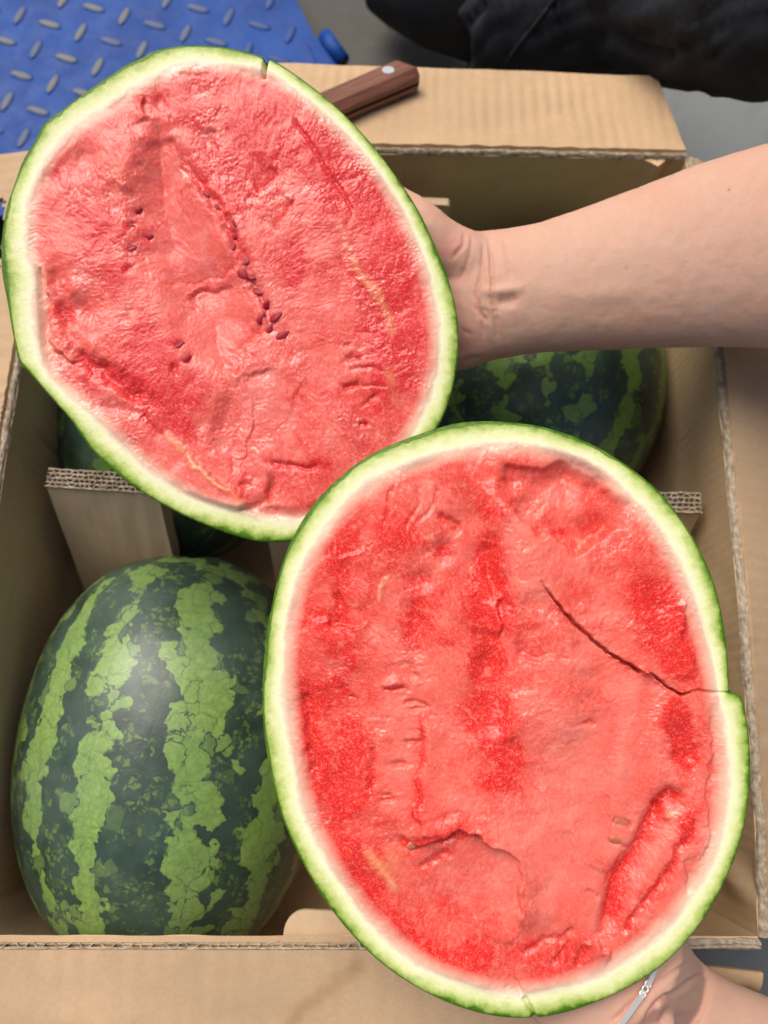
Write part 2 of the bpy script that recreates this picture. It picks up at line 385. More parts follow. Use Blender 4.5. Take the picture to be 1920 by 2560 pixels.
m_denim = mat_simple('black_denim', (0.021, 0.022, 0.026), 0.85, spec=0.2, var=0.45, vs=30, bump=0.5, bs=1400, bd=0.0004)
m_seam = mat_simple('black_thread', (0.026, 0.026, 0.030), 0.85, spec=0.2, var=0.2, vs=300)
m_shoe = mat_simple('black_shoe', (0.008, 0.008, 0.008), 0.6, spec=0.3, var=0.3)
m_sole = mat_simple('grey_rubber', (0.08, 0.078, 0.075), 0.7)
m_scar = mat_simple('dry_scar', (0.42, 0.37, 0.24), 0.8, var=0.2, vs=500)

def mat_ground():
    b = NB('grey_ground'); o = b.obj(); n1 = b.noise(o, 3.2, 4); n2 = b.noise(o, 150, 4, 0.7); n3 = b.noise(o, 24, 4)
    side = b.rng(b.math('ADD', b.xyz(o)[0], b.math('MULTIPLY', b.math('SUBTRACT', n3, 0.5), 0.12)), 0.20, 0.30)
    c = b.mix(b.rng(n1, 0.35, 0.65), (0.075, 0.070, 0.058), (0.105, 0.10, 0.088)); c = b.mix(side, c, b.mix(b.rng(n1, 0.3, 0.7), (0.14, 0.15, 0.15), (0.20, 0.212, 0.212)))
    c = b.mix(b.rng(n2, 0.55, 0.8, 0, 0.3), c, (0.22, 0.21, 0.19)); c = b.mix(b.rng(n3, 0.55, 0.75, 0, 0.25), c, (0.05, 0.047, 0.04))
    b.P('Base Color', c); b.P('Roughness', 0.85); b.P('Normal', b.bump(n2, 0.5, 0.002)); return b.m
m_ground = mat_ground()
def mat_wood():
    b = NB('walnut_wood'); o = b.obj()
    v = b.vmath('MULTIPLY', o, (22, 420, 420)); n = b.noise(v, 1, 4, 0.6, 0.4); n2 = b.noise(b.vmath('MULTIPLY', o, (90, 1900, 1900)), 1, 2)
    c = b.ramp(n, [(0.25, (0.085, 0.026, 0.013)), (0.5, (0.185, 0.068, 0.038)), (0.75, (0.27, 0.115, 0.068))])
    c = b.mix(b.rng(n2, 0.56, 0.7, 0, 0.5), c, (0.06, 0.02, 0.01))
    b.P('Base Color', c); b.P('Roughness', 0.42); b.P('Normal', b.bump(n2, 0.2, 0.0003)); return b.m
m_wood = mat_wood()
def mat_blue(name, lug):
    b = NB(name); o = b.obj(); n = b.noise(o, 12, 4); n2 = b.noise(o, 220, 4); n3 = b.noise(o, 45, 4, 0.65)
    c = b.mix(b.rng(n, 0.35, 0.65), (0.002, 0.040, 0.215), (0.005, 0.066, 0.31))
    c = b.mix(b.rng(n3, 0.6, 0.75, 0, 0.35), c, (0.09, 0.13, 0.25))
    if lug:
        wear = b.attr('top'); rnd = b.n('ShaderNodeObjectInfo').outputs['Random']
        k = b.math('MULTIPLY', b.rng(b.math('ADD', wear, b.math('MULTIPLY', b.math('SUBTRACT', n2, 0.5), 0.9)), 0.45, 0.75), b.math('MULTIPLY', b.rng(rnd, 0.0, 0.6, 0.5, 1.0), b.rng(b.xyz(b.n('ShaderNodeObjectInfo').outputs['Location'])[0], -0.34, -0.14, 1.0, 0.25)))
        c = b.mix(k, c, (0.19, 0.19, 0.17))
    else:
        c = b.mix(b.rng(n2, 0.66, 0.75, 0, 0.5), c, (0.17, 0.19, 0.22))
    b.P('Base Color', c); b.P('Roughness', b.rng(n3, 0.35, 0.7, 0.42, 0.65)); b.P('Specular IOR Level', 0.22); b.P('Normal', b.bump(n2, 0.15, 0.0006)); return b.m
m_blue = mat_blue('blue_paint', False); m_lug = mat_blue('worn_blue_paint', True)
def mat_skin(name, base, red):
    b = NB(name); o = b.obj(); n1 = b.noise(o, 35, 4, 0.6); n2 = b.noise(o, 320, 3, 0.6); flush = b.attr('flush'); mole = b.attr('mole')
    c = b.mix(b.rng(n1, 0.3, 0.7), base, (base[0]*1.05, base[1]*0.93, base[2]*0.90))
    c = b.mix(b.rng(n2, 0.35, 0.7, 0, 0.25), c, (base[0]*0.9, base[1]*0.78, base[2]*0.72))
    c = b.mix(flush, c, red); c = b.mix(mole, c, (0.10, 0.035, 0.02))
    n4 = b.noise(o, 14, 3); c = b.mix(b.rng(n4, 0.45, 0.7, 0, 0.35), c, (base[0]*0.97, base[1]*0.80, base[2]*0.76)); c = b.mix(b.rng(b.noise(o, 700, 2), 0.66, 0.74, 0, 0.35), c, (base[0]*0.72, base[1]*0.55, base[2]*0.48))
    b.P('Base Color', c); b.P('Roughness', 0.55); b.P('Specular IOR Level', 0.35)
    b.P('Subsurface Weight', 0.18); b.p.inputs['Subsurface Radius'].default_value = (1.0, 0.35, 0.2); b.p.inputs['Subsurface Scale'].default_value = 0.004
    vv = b.vor(o, 1500, 'DISTANCE_TO_EDGE'); h = b.math('ADD', b.math('MULTIPLY', b.rng(vv, 0, 0.25), 0.5), n2)
    b.P('Normal', b.bump(h, 0.42, 0.0004)); return b.m
m_skin = mat_skin('skin', (0.61, 0.385, 0.28), (0.58, 0.24, 0.185))

# ------------------------------------------------------------------ ground and checker plate
gn = 81; gx = np.sign(np.linspace(-1, 1, gn))*np.abs(np.linspace(-1, 1, gn))**3*30
GX, GY = np.meshgrid(gx, gx+0.2, indexing='ij')
GZ = 0.002*fbm(GX*6, GY*6, 3, 5)-0.003
g = mk('ground', np.stack([GX, GY, GZ], -1).reshape(-1, 3), grid_faces(gn, gn), m_ground); g['kind'] = 'structure'; g['label'] = 'grey worn concrete ground around the box'

ZP = 0.055
pe0, pe1 = onz(741, 0, ZP), onz(822, 162, ZP)                    # right edge of the plate
ed = nrm(pe1-pe0); perp = np.array([-ed[1], ed[0], 0]); perp = perp if perp[0] < 0 else -perp
pe1 = pe1+ed*0.045; pe0 = pe0-ed*0.5
plate = thing('checker_plate', tuple(pe1), 'blue painted steel checker plate platform with worn raised lugs behind the box', 'platform')
mb = MB(); mb.prism([pe0, pe1, pe1+perp*0.85, pe0+perp*0.85], np.array([0, 0, -0.004]), np.zeros(3)); mb.build('plate_sheet', m_blue, plate)
mb = MB(); mb.prism([pe0+perp*.001, pe1+perp*.001, pe1+perp*0.006, pe0+perp*0.006], np.array([0, 0, -0.04]), np.array([0, 0, -0.0042])); mb.build('side_rim', m_blue, plate)
la, lb, lc = onz(85*.5787, 70*.5787, ZP), onz(220*.5787, 108*.5787, ZP), onz(25*.5787, 175*.5787, ZP)
va, vb = lb-la, lc-la
# the lattice of the plate is square: average the two measured steps
st_ = (np.linalg.norm(va)+np.linalg.norm(vb))/2; va = nrm(va)*st_; vb = np.array([va[1], -va[0], 0])
def lug_mesh():
    me_V = []; me_F = []; top = []; nu, nv = 13, 7; Lh, Wh, Hh = st_*0.40, st_*0.15, 0.0024
    for i in range(nu):
        u = -1+2*i/(nu-1)
        for j in range(nv):
            v = -1+2*j/(nv-1); wd = Wh*math.sqrt(max(0, 1-u*u))
            z = Hh*(1-v*v)**0.6*(1-u**4)**0.8; me_V.append((u*Lh, v*wd, z-0.0003)); top.append(max(0, z/Hh))
    return me_V, grid_faces(nu, nv), top
lV, lF, ltop = lug_mesh(); lug0 = None; nl = 0
for i in range(-10, 22):
    for j in range(-12, 14):
        c = la+va*i+vb*j; rel = c-pe1; side = rel@perp; al = rel@(-ed)
        px, py = proj(c)
        if side < 0.02 or al < 0.012 or px < -60 or py < -60 or py > 460: continue
        if lug0 is None:
            o = mk('tread_lug', lV, lF, m_lug, plate, local=True, attrs={'top': ltop}); lug0 = o
        else:
            o = lug0.copy(); COL.objects.link(o); o.parent = plate
        d = va if (i+j) % 2 else vb
        o.location = tuple(c-pe1); o.rotation_euler = (0, 0, math.atan2(d[1], d[0]))
# little bracket tube beside the plate
b0, b1 = onz(812, 88, ZP+0.005), onz(858, 152, ZP+0.005)
mb = MB(); mb.tube([b0, b1], 0.0075, 16); br = mb.build('bracket_tube', m_blue, plate, True)
mb = MB(); mb.tube([b0+ed*-.0015, b1+ed*.0015], 0.0035, 12); mb.build('bracket_pin', m_tang, br, True)
mid = (b0+b1)/2; mb = MB(); mb.box(mid+perp*0.012+np.array([0, 0, -.006]), ed*0.022, perp*0.010, np.array([0, 0, 0.003])); mb.build('bracket_lug', m_blue, br)

# ------------------------------------------------------------------ cardboard box
ZF = 0.006
FL, FR, NR, NL = onz(138, 372, ZRIM), onz(1718, 392, ZRIM), onz(1902, 2345, ZRIM), onz(-190, 2342, ZRIM)
cen = (FL+FR+NR+NL)/4
box = thing('cardboard_box', (cen[0], cen[1], 0), 'brown corrugated cardboard carton with open flaps holding the whole watermelons', 'box')
right_px = [(1718, 392), (1755, 560), (1788, 870), (1806, 1040), (1826, 1250), (1850, 1500), (1868, 1740), (1886, 1960), (1897, 2160), (1902, 2345)]
rims = {'far': spline([FL, (FL+FR)/2+np.array([0, 0.002, 0]), FR], 90),
        'right': spline([onz(x, y, ZRIM) for x, y in right_px], 110),
        'near': spline([NR, (NL+NR)/2, NL], 90),
        'left': spline([NL, onz(5, 1170, ZRIM), onz(45, 930, ZRIM), FL], 110)}
TW = 0.0045
def outward(P):
    t = np.gradient(P, axis=0); t /= np.linalg.norm(t, axis=1, keepdims=True)
    o = np.stack([-t[:, 1], t[:, 0], np.zeros(len(t))], -1)      # rims run clockwise seen from above -> left is outside
    return o
edge_h = 0.0035
for k, (nm, P) in enumerate(rims.items()):
    O = outward(P); n = len(P); m = 40
    zz = np.linspace(0, 1, m)
    G = np.zeros((n, m, 3))
    for j, z in enumerate(zz):
        G[:, j] = P; G[:, j, 2] = (ZRIM-edge_h)*(1-z)+0.001*z
    s = np.linspace(0, 1, n)[:, None]; bul = 0.004*np.sin(math.pi*s)*np.sin(math.pi*zz[None]) + 0.0012*fbm(s*9, zz[None]*3+0*s, 3, 11+k)*np.sin(math.pi*s)
    if nm == 'far':       # crushed corner folds at the right end
        bul = bul - 0.006*np.exp(-((s-0.955)/0.012)**2)*np.exp(-zz[None]*3) + 0.005*np.exp(-((s-0.978)/0.01)**2)*np.exp(-zz[None]*3)
    if nm == 'near': bul = bul + 0.045*np.sin(math.pi*s)**0.35*np.sin(np.minimum(zz[None]*2.0, 1)*math.pi/2)
    if nm == 'right':     # buckled near end
        bul = bul + 0.007*np.exp(-((s-0.93)/0.03)**2)*np.sin(zz[None]*16+s*30)*np.sin(math.pi*s)*3
    G += O[:, None, :]*bul[..., None]
    sheet('wall_panel', G, (TW if nm in ('x',) else TW), m_wall_x if nm in ('far', 'near') else m_wall_y, box)
# floor
fo = [np.array([p[0], p[1], 0]) for p in (FL, FR, NR, NL)]
fo[2] = fo[2]+[0, -.05, 0]; fo[3] = fo[3]+[0, -.05, 0]
mb = MB(); mb.prism([c+(cen*[1, 1, 0]-c)*0.006 for c in fo][::-1], np.array([0, 0, 0.0015]), np.array([0, 0, ZF])); mb.build('floor_panel', m_wall_x, box)

def corrugated(P, O, layers, th, top, hgt, pitch, seed, rough=0.0006, gaps=0.0):
    """upright paper ribbons seen end-on: flat liners with wavy flutes between"""
    V = []; Fq = []
    L = np.concatenate([[0], np.cumsum(np.linalg.norm(P[1:]-P[:-1], axis=1))]); total = L[-1]
    def ribbon(off, tr, sd, wav=None):
        n = max(40, int(total/pitch*(14 if wav is not None else 6))); s = np.linspace(0, total, n)
        Q = np.stack([np.interp(s, L, P[:, i]) for i in range(3)], -1); OO = np.stack([np.interp(s, L, O[:, i]) for i in range(3)], -1)
        o = off + (wav*np.tanh(2.2*np.sin(2*math.pi*s/pitch+sd+1.6*vnoise(s*60, 0*s+sd, 3)))*(1+0.35*vnoise(s*90, 0*s+sd, 13)) if wav is not None else 0)+0.0004*vnoise(s*150, 0*s+sd*3, 4)
        C = Q+OO*np.asarray(o)[:, None]
        z = np.full(n, top)-np.abs(rough*fbm(s*190, 0*s+sd*7.7, 3, 9))*1.6
        if gaps: z = z-gaps*np.clip(fbm(s*70, 0*s+sd, 2, 21)-0.3, 0, 1)
        t = np.gradient(C, axis=0); t /= np.linalg.norm(t, axis=1, keepdims=True); nn = np.stack([-t[:, 1], t[:, 0], 0*t[:, 0]], -1)
        b = len(V)
        A0 = C-nn*tr/2; A1 = C+nn*tr/2
        for i in range(n):
            a0, a1 = A0[i].copy(), A1[i].copy()
            V.extend([(a0[0], a0[1], z[i]-hgt+(C[i, 2]-P[0, 2])*0), (a0[0], a0[1], z[i]), (a1[0], a1[1], z[i]), (a1[0], a1[1], z[i]-hgt)])
        for i in range(n-1):
            for k in range(3): Fq.append((b+i*4+k, b+i*4+k+1, b+i*4+4+k+1, b+i*4+4+k))
    step = th/layers
    for q in range(layers+1): ribbon(q*step, 0.0009, seed+q)
    for q in range(layers): ribbon((q+.5)*step, 0.0006, seed+q+.37, step*0.42)
    return V, Fq
EW = {'far': 0.0045, 'right': 0.0058, 'near': 0.0058, 'left': 0.0052}
def crushed(P, O, wd, seed, step=0.0012):
    """worn fold: torn paper ridges running along the crease"""
    L = np.concatenate([[0], np.cumsum(np.linalg.norm(P[1:]-P[:-1], axis=1))]); n = int(L[-1]/step); s = np.linspace(0, L[-1], n)
    Q = np.stack([np.interp(s, L, P[:, i]) for i in range(3)], -1); OO = np.stack([np.interp(s, L, O[:, i]) for i in range(3)], -1)
    m = 15; t = np.linspace(0, 1, m); S2, T2 = np.meshgrid(s, t, indexing='ij')
    wob = 0.0009*fbm(S2*45, T2*0+seed, 3, seed)
    cx = (T2-0.5)*wd*(1+0.18*vnoise(S2*60, T2*0, seed+1))+wd/2+wob
    z = ZRIM-0.0042+0.0046*np.sqrt(np.clip(1-(2*T2-1)**2, 0, 1)) - 0.0012*np.abs(fbm(S2*110, T2*4+S2*9, 3, seed+2)) - 0.0018*np.clip(fbm(S2*170, T2*9, 2, seed+3)-0.15, 0, 1)
    z = z-0.0016*np.exp(-((T2-0.62-0.12*vnoise(S2*40, 0*T2, seed+5))/0.07)**2)
    G = Q[:, None]+OO[:, None]*cx[..., None]; G[..., 2] = z
    return G.reshape(-1, 3), grid_faces(n, m)
for k, (nm, P) in enumerate(rims.items()):
    Q = P.copy(); O = outward(P)
    if nm == 'near':
        Q = Q[10:]; O = O[10:]
        V, Fq = corrugated(Q+O*0.0026, O, 1, 0.0030, ZRIM-0.0004, 0.0040, 0.0118, 3*k, 0.0006, 0.0004)
        mk('corrugated_edge', V, Fq, m_edge, box, False)
        t = np.linspace(0, 1, 8); G = np.zeros((len(Q), 8, 3))          # the paper lip rolled over the inner side
        for j in range(8):
            a = t[j]*2.2; G[:, j] = Q+O*(0.0026*math.sin(min(a, math.pi/2))); G[:, j, 2] = ZRIM-0.0030+0.0028*math.sin(min(a, 1.57)) if a < 1.57 else ZRIM-0.0002-0.002*(a-1.57)
        mk('paper_lip', G.reshape(-1, 3), grid_faces(len(Q), 8), m_flap_n, box, True)
        V, Fq = crushed(P[:13]+O[:13]*0.0005, O[:13], 0.006, 77); mk('crushed_edge', V, Fq, m_edge, box, True)
    else:
        V, Fq = crushed(Q, O, EW[nm], 3*k+1); mk('crushed_edge', V, Fq, m_edge, box, True)

def flap_grid(P, O, slope, length_fn, n, m, seed, wav=0.0012, off=0.0065, drop=0.0005):
    d = np.linspace(0, 1, m); idx = np.linspace(0, len(P)-1, n); ii = np.arange(len(P))
    Pp = np.stack([np.interp(idx, ii, P[:, q]) for q in range(3)], -1); Oo = np.stack([np.interp(idx, ii, O[:, q]) for q in range(3)], -1); G = np.zeros((n, m, 3))
    for j, t in enumerate(d):
        ln = length_fn(np.linspace(0, 1, n))*t
        G[:, j] = Pp+Oo*(off+ln*math.cos(slope))[:, None]; G[:, j, 2] = ZRIM-drop-ln*math.sin(slope)
    s = np.linspace(0, 1, n)[:, None]
    G[..., 2] += wav*fbm(s*6, d[None]*3+0*s, 3, seed)*np.minimum(1, d*4)[None] + 0.0012*np.exp(-d*14)[None]*vnoise(s*40, 0*s+d[None], seed+2)
    return G
def mean_out(P): o = outward(P).mean(0); o = nrm(o); return np.repeat(o[None], len(P), 0)
# far flap, folded out and down over the plate
sf = R(14); Pf = rims['far']; Of = mean_out(Pf)
pn = np.cross(nrm(Pf[-1]-Pf[0]), Of[0]*math.cos(sf)+np.array([0, 0, -math.sin(sf)])); pn = nrm(pn)
tip = [onplane(x, y, Pf[0], pn) for x, y in ((760, 165), (1040, 178), (1350, 184), (1640, 192))]
e = nrm(Pf[-1]-Pf[0]); ts = [((q-Pf[0])@e)/np.linalg.norm(Pf[-1]-Pf[0]) for q in tip]
ln = [np.linalg.norm((q-Pf[0])-e*((q-Pf[0])@e))-0.0065 for q in tip]
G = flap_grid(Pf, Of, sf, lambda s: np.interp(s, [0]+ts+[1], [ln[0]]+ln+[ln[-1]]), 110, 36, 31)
# right end of the flap is cut back at a slant
G[..., :] = G
fr = onplane(1640, 192, Pf[0], pn); endt = ((fr-Pf[0])@e)
for j in range(36):
    a = 1-(1-endt/np.linalg.norm(Pf[-1]-Pf[0]))*(j/35); a0 = 0.004
    sN = np.linspace(a0, a, 110)
    base = Pf[0]+np.outer(sN*np.linalg.norm(Pf[-1]-Pf[0]), e); rel = (G[:, j]-Pf[0]); along = rel@e
    G[:, j] += np.outer((sN*np.linalg.norm(Pf[-1]-Pf[0]))-along, e)
q = proj(G.reshape(-1, 3)).reshape(110, 36, 2)
flap_far = sheet('flap', G, -0.004, m_flap_x, box, q[..., 0] > 330+(345-q[..., 1])*1.9)
FARP, FARN = Pf[0], pn if pn[2] > 0 else -pn
# right flap
Pr = rims['right']; Or_ = mean_out(Pr)
G = flap_grid(Pr, Or_, R(30), lambda s: np.full(len(s), 0.15), 150, 40, 41, 0.002)
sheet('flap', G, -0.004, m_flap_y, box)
# left flap with a torn notch
Pl = rims['left']; Ol = mean_out(Pl)
G = flap_grid(Pl, Ol, R(12), lambda s: np.full(len(s), 0.15), 220, 60, 51, 0.002)
q = proj(G.reshape(-1, 3)).reshape(220, 60, 2); jx = 5*fbm(q[..., 0]*.05, q[..., 1]*.05, 2, 3)
keep = ~inpoly(q[..., 0]+jx, q[..., 1]+jx, [(-400, 515), (14, 500), (16, 560), (8, 640), (-6, 705), (-400, 730)])
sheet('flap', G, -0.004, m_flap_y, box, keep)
# near flap, torn off at its right end
Pn = rims['near']; On = mean_out(Pn)
G = flap_grid(Pn, On, R(9), lambda s: np.full(len(s), 0.16), 220, 50, 61, 0.0018)
q = proj(G.reshape(-1, 3)).reshape(220, 50, 2)
keep = q[..., 0] < 1690+14*fbm(q[..., 1]*.02, 0*q[..., 1], 3, 8)
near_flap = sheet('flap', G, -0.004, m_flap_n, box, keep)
co = np.zeros(len(near_flap.data.vertices)*3, np.float32); near_flap.data.vertices.foreach_get('co', co); q = proj(co.reshape(-1, 3)-INV[near_flap][:3, 3])
sdst, _, _ = pldist(q[:, 0]+7*fbm(q[:, 0]/30, q[:, 1]/30, 2, 5), q[:, 1]+7*fbm(q[:, 0]/30, q[:, 1]/30, 2, 6), [(895, 2415), (850, 2450), (800, 2490), (745, 2530), (730, 2560)])
sa = near_flap.data.attributes.new('stain', 'FLOAT', 'POINT'); sa.data.foreach_set('value', (0.75*np.exp(-(sdst/20)**2)).astype(np.float32))
# curled scrap of the torn near flap beside the corner
def curl(c0, c1, dirv, R0, arc, n=30, m=16, th=0.0035):
    G = np.zeros((n, m, 3)); a = nrm(c1-c0); dv = nrm(dirv-a*np.dot(dirv, a)); up = np.cross(a, dv); up = up if up[2] > 0 else -up
    for i in range(n):
        p = c0+(c1-c0)*i/(n-1); rr = R0*(1+0.1*math.sin(i*.7))
        for j in range(m):
            t = arc*j/(m-1); G[i, j] = p+dv*rr*math.sin(t)+up*(rr*(math.cos(t)-1))
    return G
z_s = ZRIM-0.022
G = curl(onz(1700, 2408, z_s), onz(1908, 2432, z_s), np.array([0, -1.0, 0]), 0.013, 1.5)
sheet('torn_scrap', G, 0.0035, m_flap_x, box)
# rounded tab standing inside the near wall
ta, tb_ = onz(705, 2390, ZRIM-0.012), onz(1000, 2402, ZRIM-0.012)
tdir = nrm(tb_-ta); tin = np.array([-tdir[1], tdir[0], 0]); W_ = np.linalg.norm(tb_-ta); H_ = 0.024; rc_ = 0.012
pl = [ta, tb_, tb_+tin*H_]+[ta+tdir*(rc_-rc_*math.sin(a))+tin*(H_-rc_+rc_*math.cos(a)) for a in np.linspace(0, math.pi/2, 9)]
mb = MB(); mb.prism(pl, np.array([0, 0, -0.004]), np.zeros(3)); mb.build('tab', m_div, box)

wy = np.array([0, -1.0, 0]); c_ = onplane(1085, 520, FL+np.array([0, -0.004, 0]), np.array([0, 1.0, 0]))
pl = [c_+np.array([0.011*max(-1, min(1, 1.5*math.cos(a))), 0, 0.012*max(-1, min(1, 1.5*math.sin(a)))]) for a in np.linspace(0, 2*math.pi, 20, endpoint=False)]
mb = MB(); mb.prism(pl, wy*0.0, wy*0.006); mb.build('tab', m_div, box)

# ------------------------------------------------------------------ dividers
def divider(label, pa, pb, ztop, lean, layers, thick, hgt):
    A, B = onz(pa[0], pa[1], ztop), onz(pb[0], pb[1], ztop); ex = nrm(B-A); back = np.array([-ex[1], ex[0], 0]); back = back if back[1] > 0 else -back
    t = thing('cardboard_divider', tuple((A+B)/2*[1, 1, 0]+np.array([0, 0, ZF])), label, 'divider', 'folded cardboard dividers between the melons')
    n, m = 40, 24; G = np.zeros((n, m, 3))
    for i in range(n):
        for j in range(m):
            v = j/(m-1); G[i, j] = A+(B-A)*i/(n-1)+np.array([0, 0, -0.003-(hgt-0.003)*v])-back*(lean*v)+back*0.0007*fbm(np.array([i*.2]), np.array([j*.2]), 2, 5)[0]
    sheet('board', G, thick if np.cross(G[1, 0]-G[0, 0], G[0, 1]-G[0, 0])@back > 0 else -thick, m_div, t)
    P = A+np.outer(np.linspace(0, 1, 30), B-A); O = np.repeat(back[None], 30, 0)
    V, Fq = corrugated(P, O, layers, thick, ztop, 0.0045, 0.0075, 2.2, 0.0009, 0.001); mk('corrugated_edge', V, Fq, m_edge, t, False)
    return t
divider('left cardboard divider board with its thick layered edge beside the left wall', (112, 1214), (392, 1232), ZRIM-0.030, 0.105, 4, 0.0125, 0.19)
divider('right cardboard divider board with torn corrugated end beside the right wall', (655, 1268), (1757, 1280), ZRIM-0.030, 0.075, 4, 0.0135, 0.19)

# ------------------------------------------------------------------ whole watermelons
def melon(px, py, d, a, bl, mat, label, rot, seed, grp='whole watermelons in the box', pole=True):
    C = at(px, py, d); nu, nv = 120, 80
    th = np.linspace(0, 2*math.pi, nu, endpoint=False); ph = np.linspace(0, math.pi, nv)
    T, Pp = np.meshgrid(th, ph, indexing='ij'); r = 1+0.012*fbm(np.cos(T)*1.3+3, np.sin(T)*1.3+Pp*1.2, 2, seed)
    r = r-0.03*np.exp(-(Pp/0.10)**2)-0.03*np.exp(-((math.pi-Pp)/0.10)**2)
    sp = np.sign(np.cos(Pp))*np.abs(np.cos(Pp))**0.93
    sn = np.sin(Pp)**0.88; V = np.stack([a*sn*np.sin(T)*r, bl*sp*r, a*sn*np.cos(T)*r], -1)
    i = np.arange(nu*nv).reshape(nu, nv); i2 = np.roll(i, -1, 0)
    Fq = np.stack([i[:, :-1], i[:, 1:], i2[:, 1:], i2[:, :-1]], -1).reshape(-1, 4)
    M = np.eye(4); E = Matrix.Rotation(rot[2], 4, 'Z')@Matrix.Rotation(rot[0], 4, 'X')@Matrix.Rotation(rot[1], 4, 'Y')
    M[:3, :3] = np.array(E)[:3, :3]; M[:3, 3] = C
    o = mk('watermelon', V.reshape(-1, 3), Fq[:, ::-1], mat)
    bm = bmesh.new(); bm.from_mesh(o.data); bmesh.ops.remove_doubles(bm, verts=bm.verts, dist=1e-5); bmesh.ops.recalc_face_normals(bm, faces=bm.faces); bm.to_mesh(o.data); bm.free()
    o.data.polygons.foreach_set('use_smooth', np.full(len(o.data.polygons), True))
    o.matrix_world = Matrix(M.tolist()); INV[o] = np.linalg.inv(M)
    tag(o, label, 'watermelon', grp)
    if pole:
        q = [(0.004*math.cos(t)*(1+.2*math.sin(3*t)), -bl*0.972, 0.004*math.sin(t)) for t in np.linspace(0, 6.28, 14, endpoint=False)]
        mb = MB(); mb.prism(q, np.array([0, -0.0022, 0]), np.array([0, 0.003, 0])); mk('stem_scar', mb.V, mb.F, m_scar, o, True, local=True)
    return o, C
wm1, C1 = melon(440, 1880, 0.560, 0.1050, 0.141, m_skin_a, 'large whole watermelon with bold light green stripes, nearest and lowest in the box', (R(4), 0, R(1.5)), 1)
wm2, C2 = melon(1322, 965, 0.650, 0.1085, 0.116, m_skin_b, 'whole dark watermelon with narrow broken stripes under the wrist, by the right wall', (0, 0, R(-3)), 2)
wm3, C3 = melon(455, 1030, 0.655, 0.100, 0.128, m_skin_c, 'whole watermelon mostly hidden under the upper half, behind the left divider', (R(8), 0, R(-4)), 3)
# small dry scratches on the near melon
def onmelon(px, py, C, o, a, bl, off=0.0006):
    M = np.linalg.inv(INV[o]); Rm = M[:3, :3]; r = Rm.T@ray(px, py); p = Rm.T@(CAM-C); s = np.array([1/a, 1/bl, 1/a])
    A = (r*s)@(r*s); B = (r*s)@(p*s); Cc = (p*s)@(p*s)-1; D = B*B-A*Cc
    t = (-B-math.sqrt(max(D, 0)))/A; q = p+r*t; return Rm@(q+nrm(q*s*s)*off)+C
for pts in ([(476, 1590), (490, 1573), (497, 1584), (512, 1590), (525, 1584), (540, 1592), (556, 1588)], [(387, 1587), (392, 1574), (402, 1567)], [(213, 1570), (222, 1553), (226, 1540)], [(596, 2138), (602, 2140)]):
    mb = MB(); mb.tube([onmelon(x, y, C1, wm1, 0.1050, 0.141) for x, y in spline(pts, 14)], [0.0009+0.0005*math.sin(i*1.9) for i in range(14)], 6)
    mb.build('dry_scratch', m_scar, wm1, True)

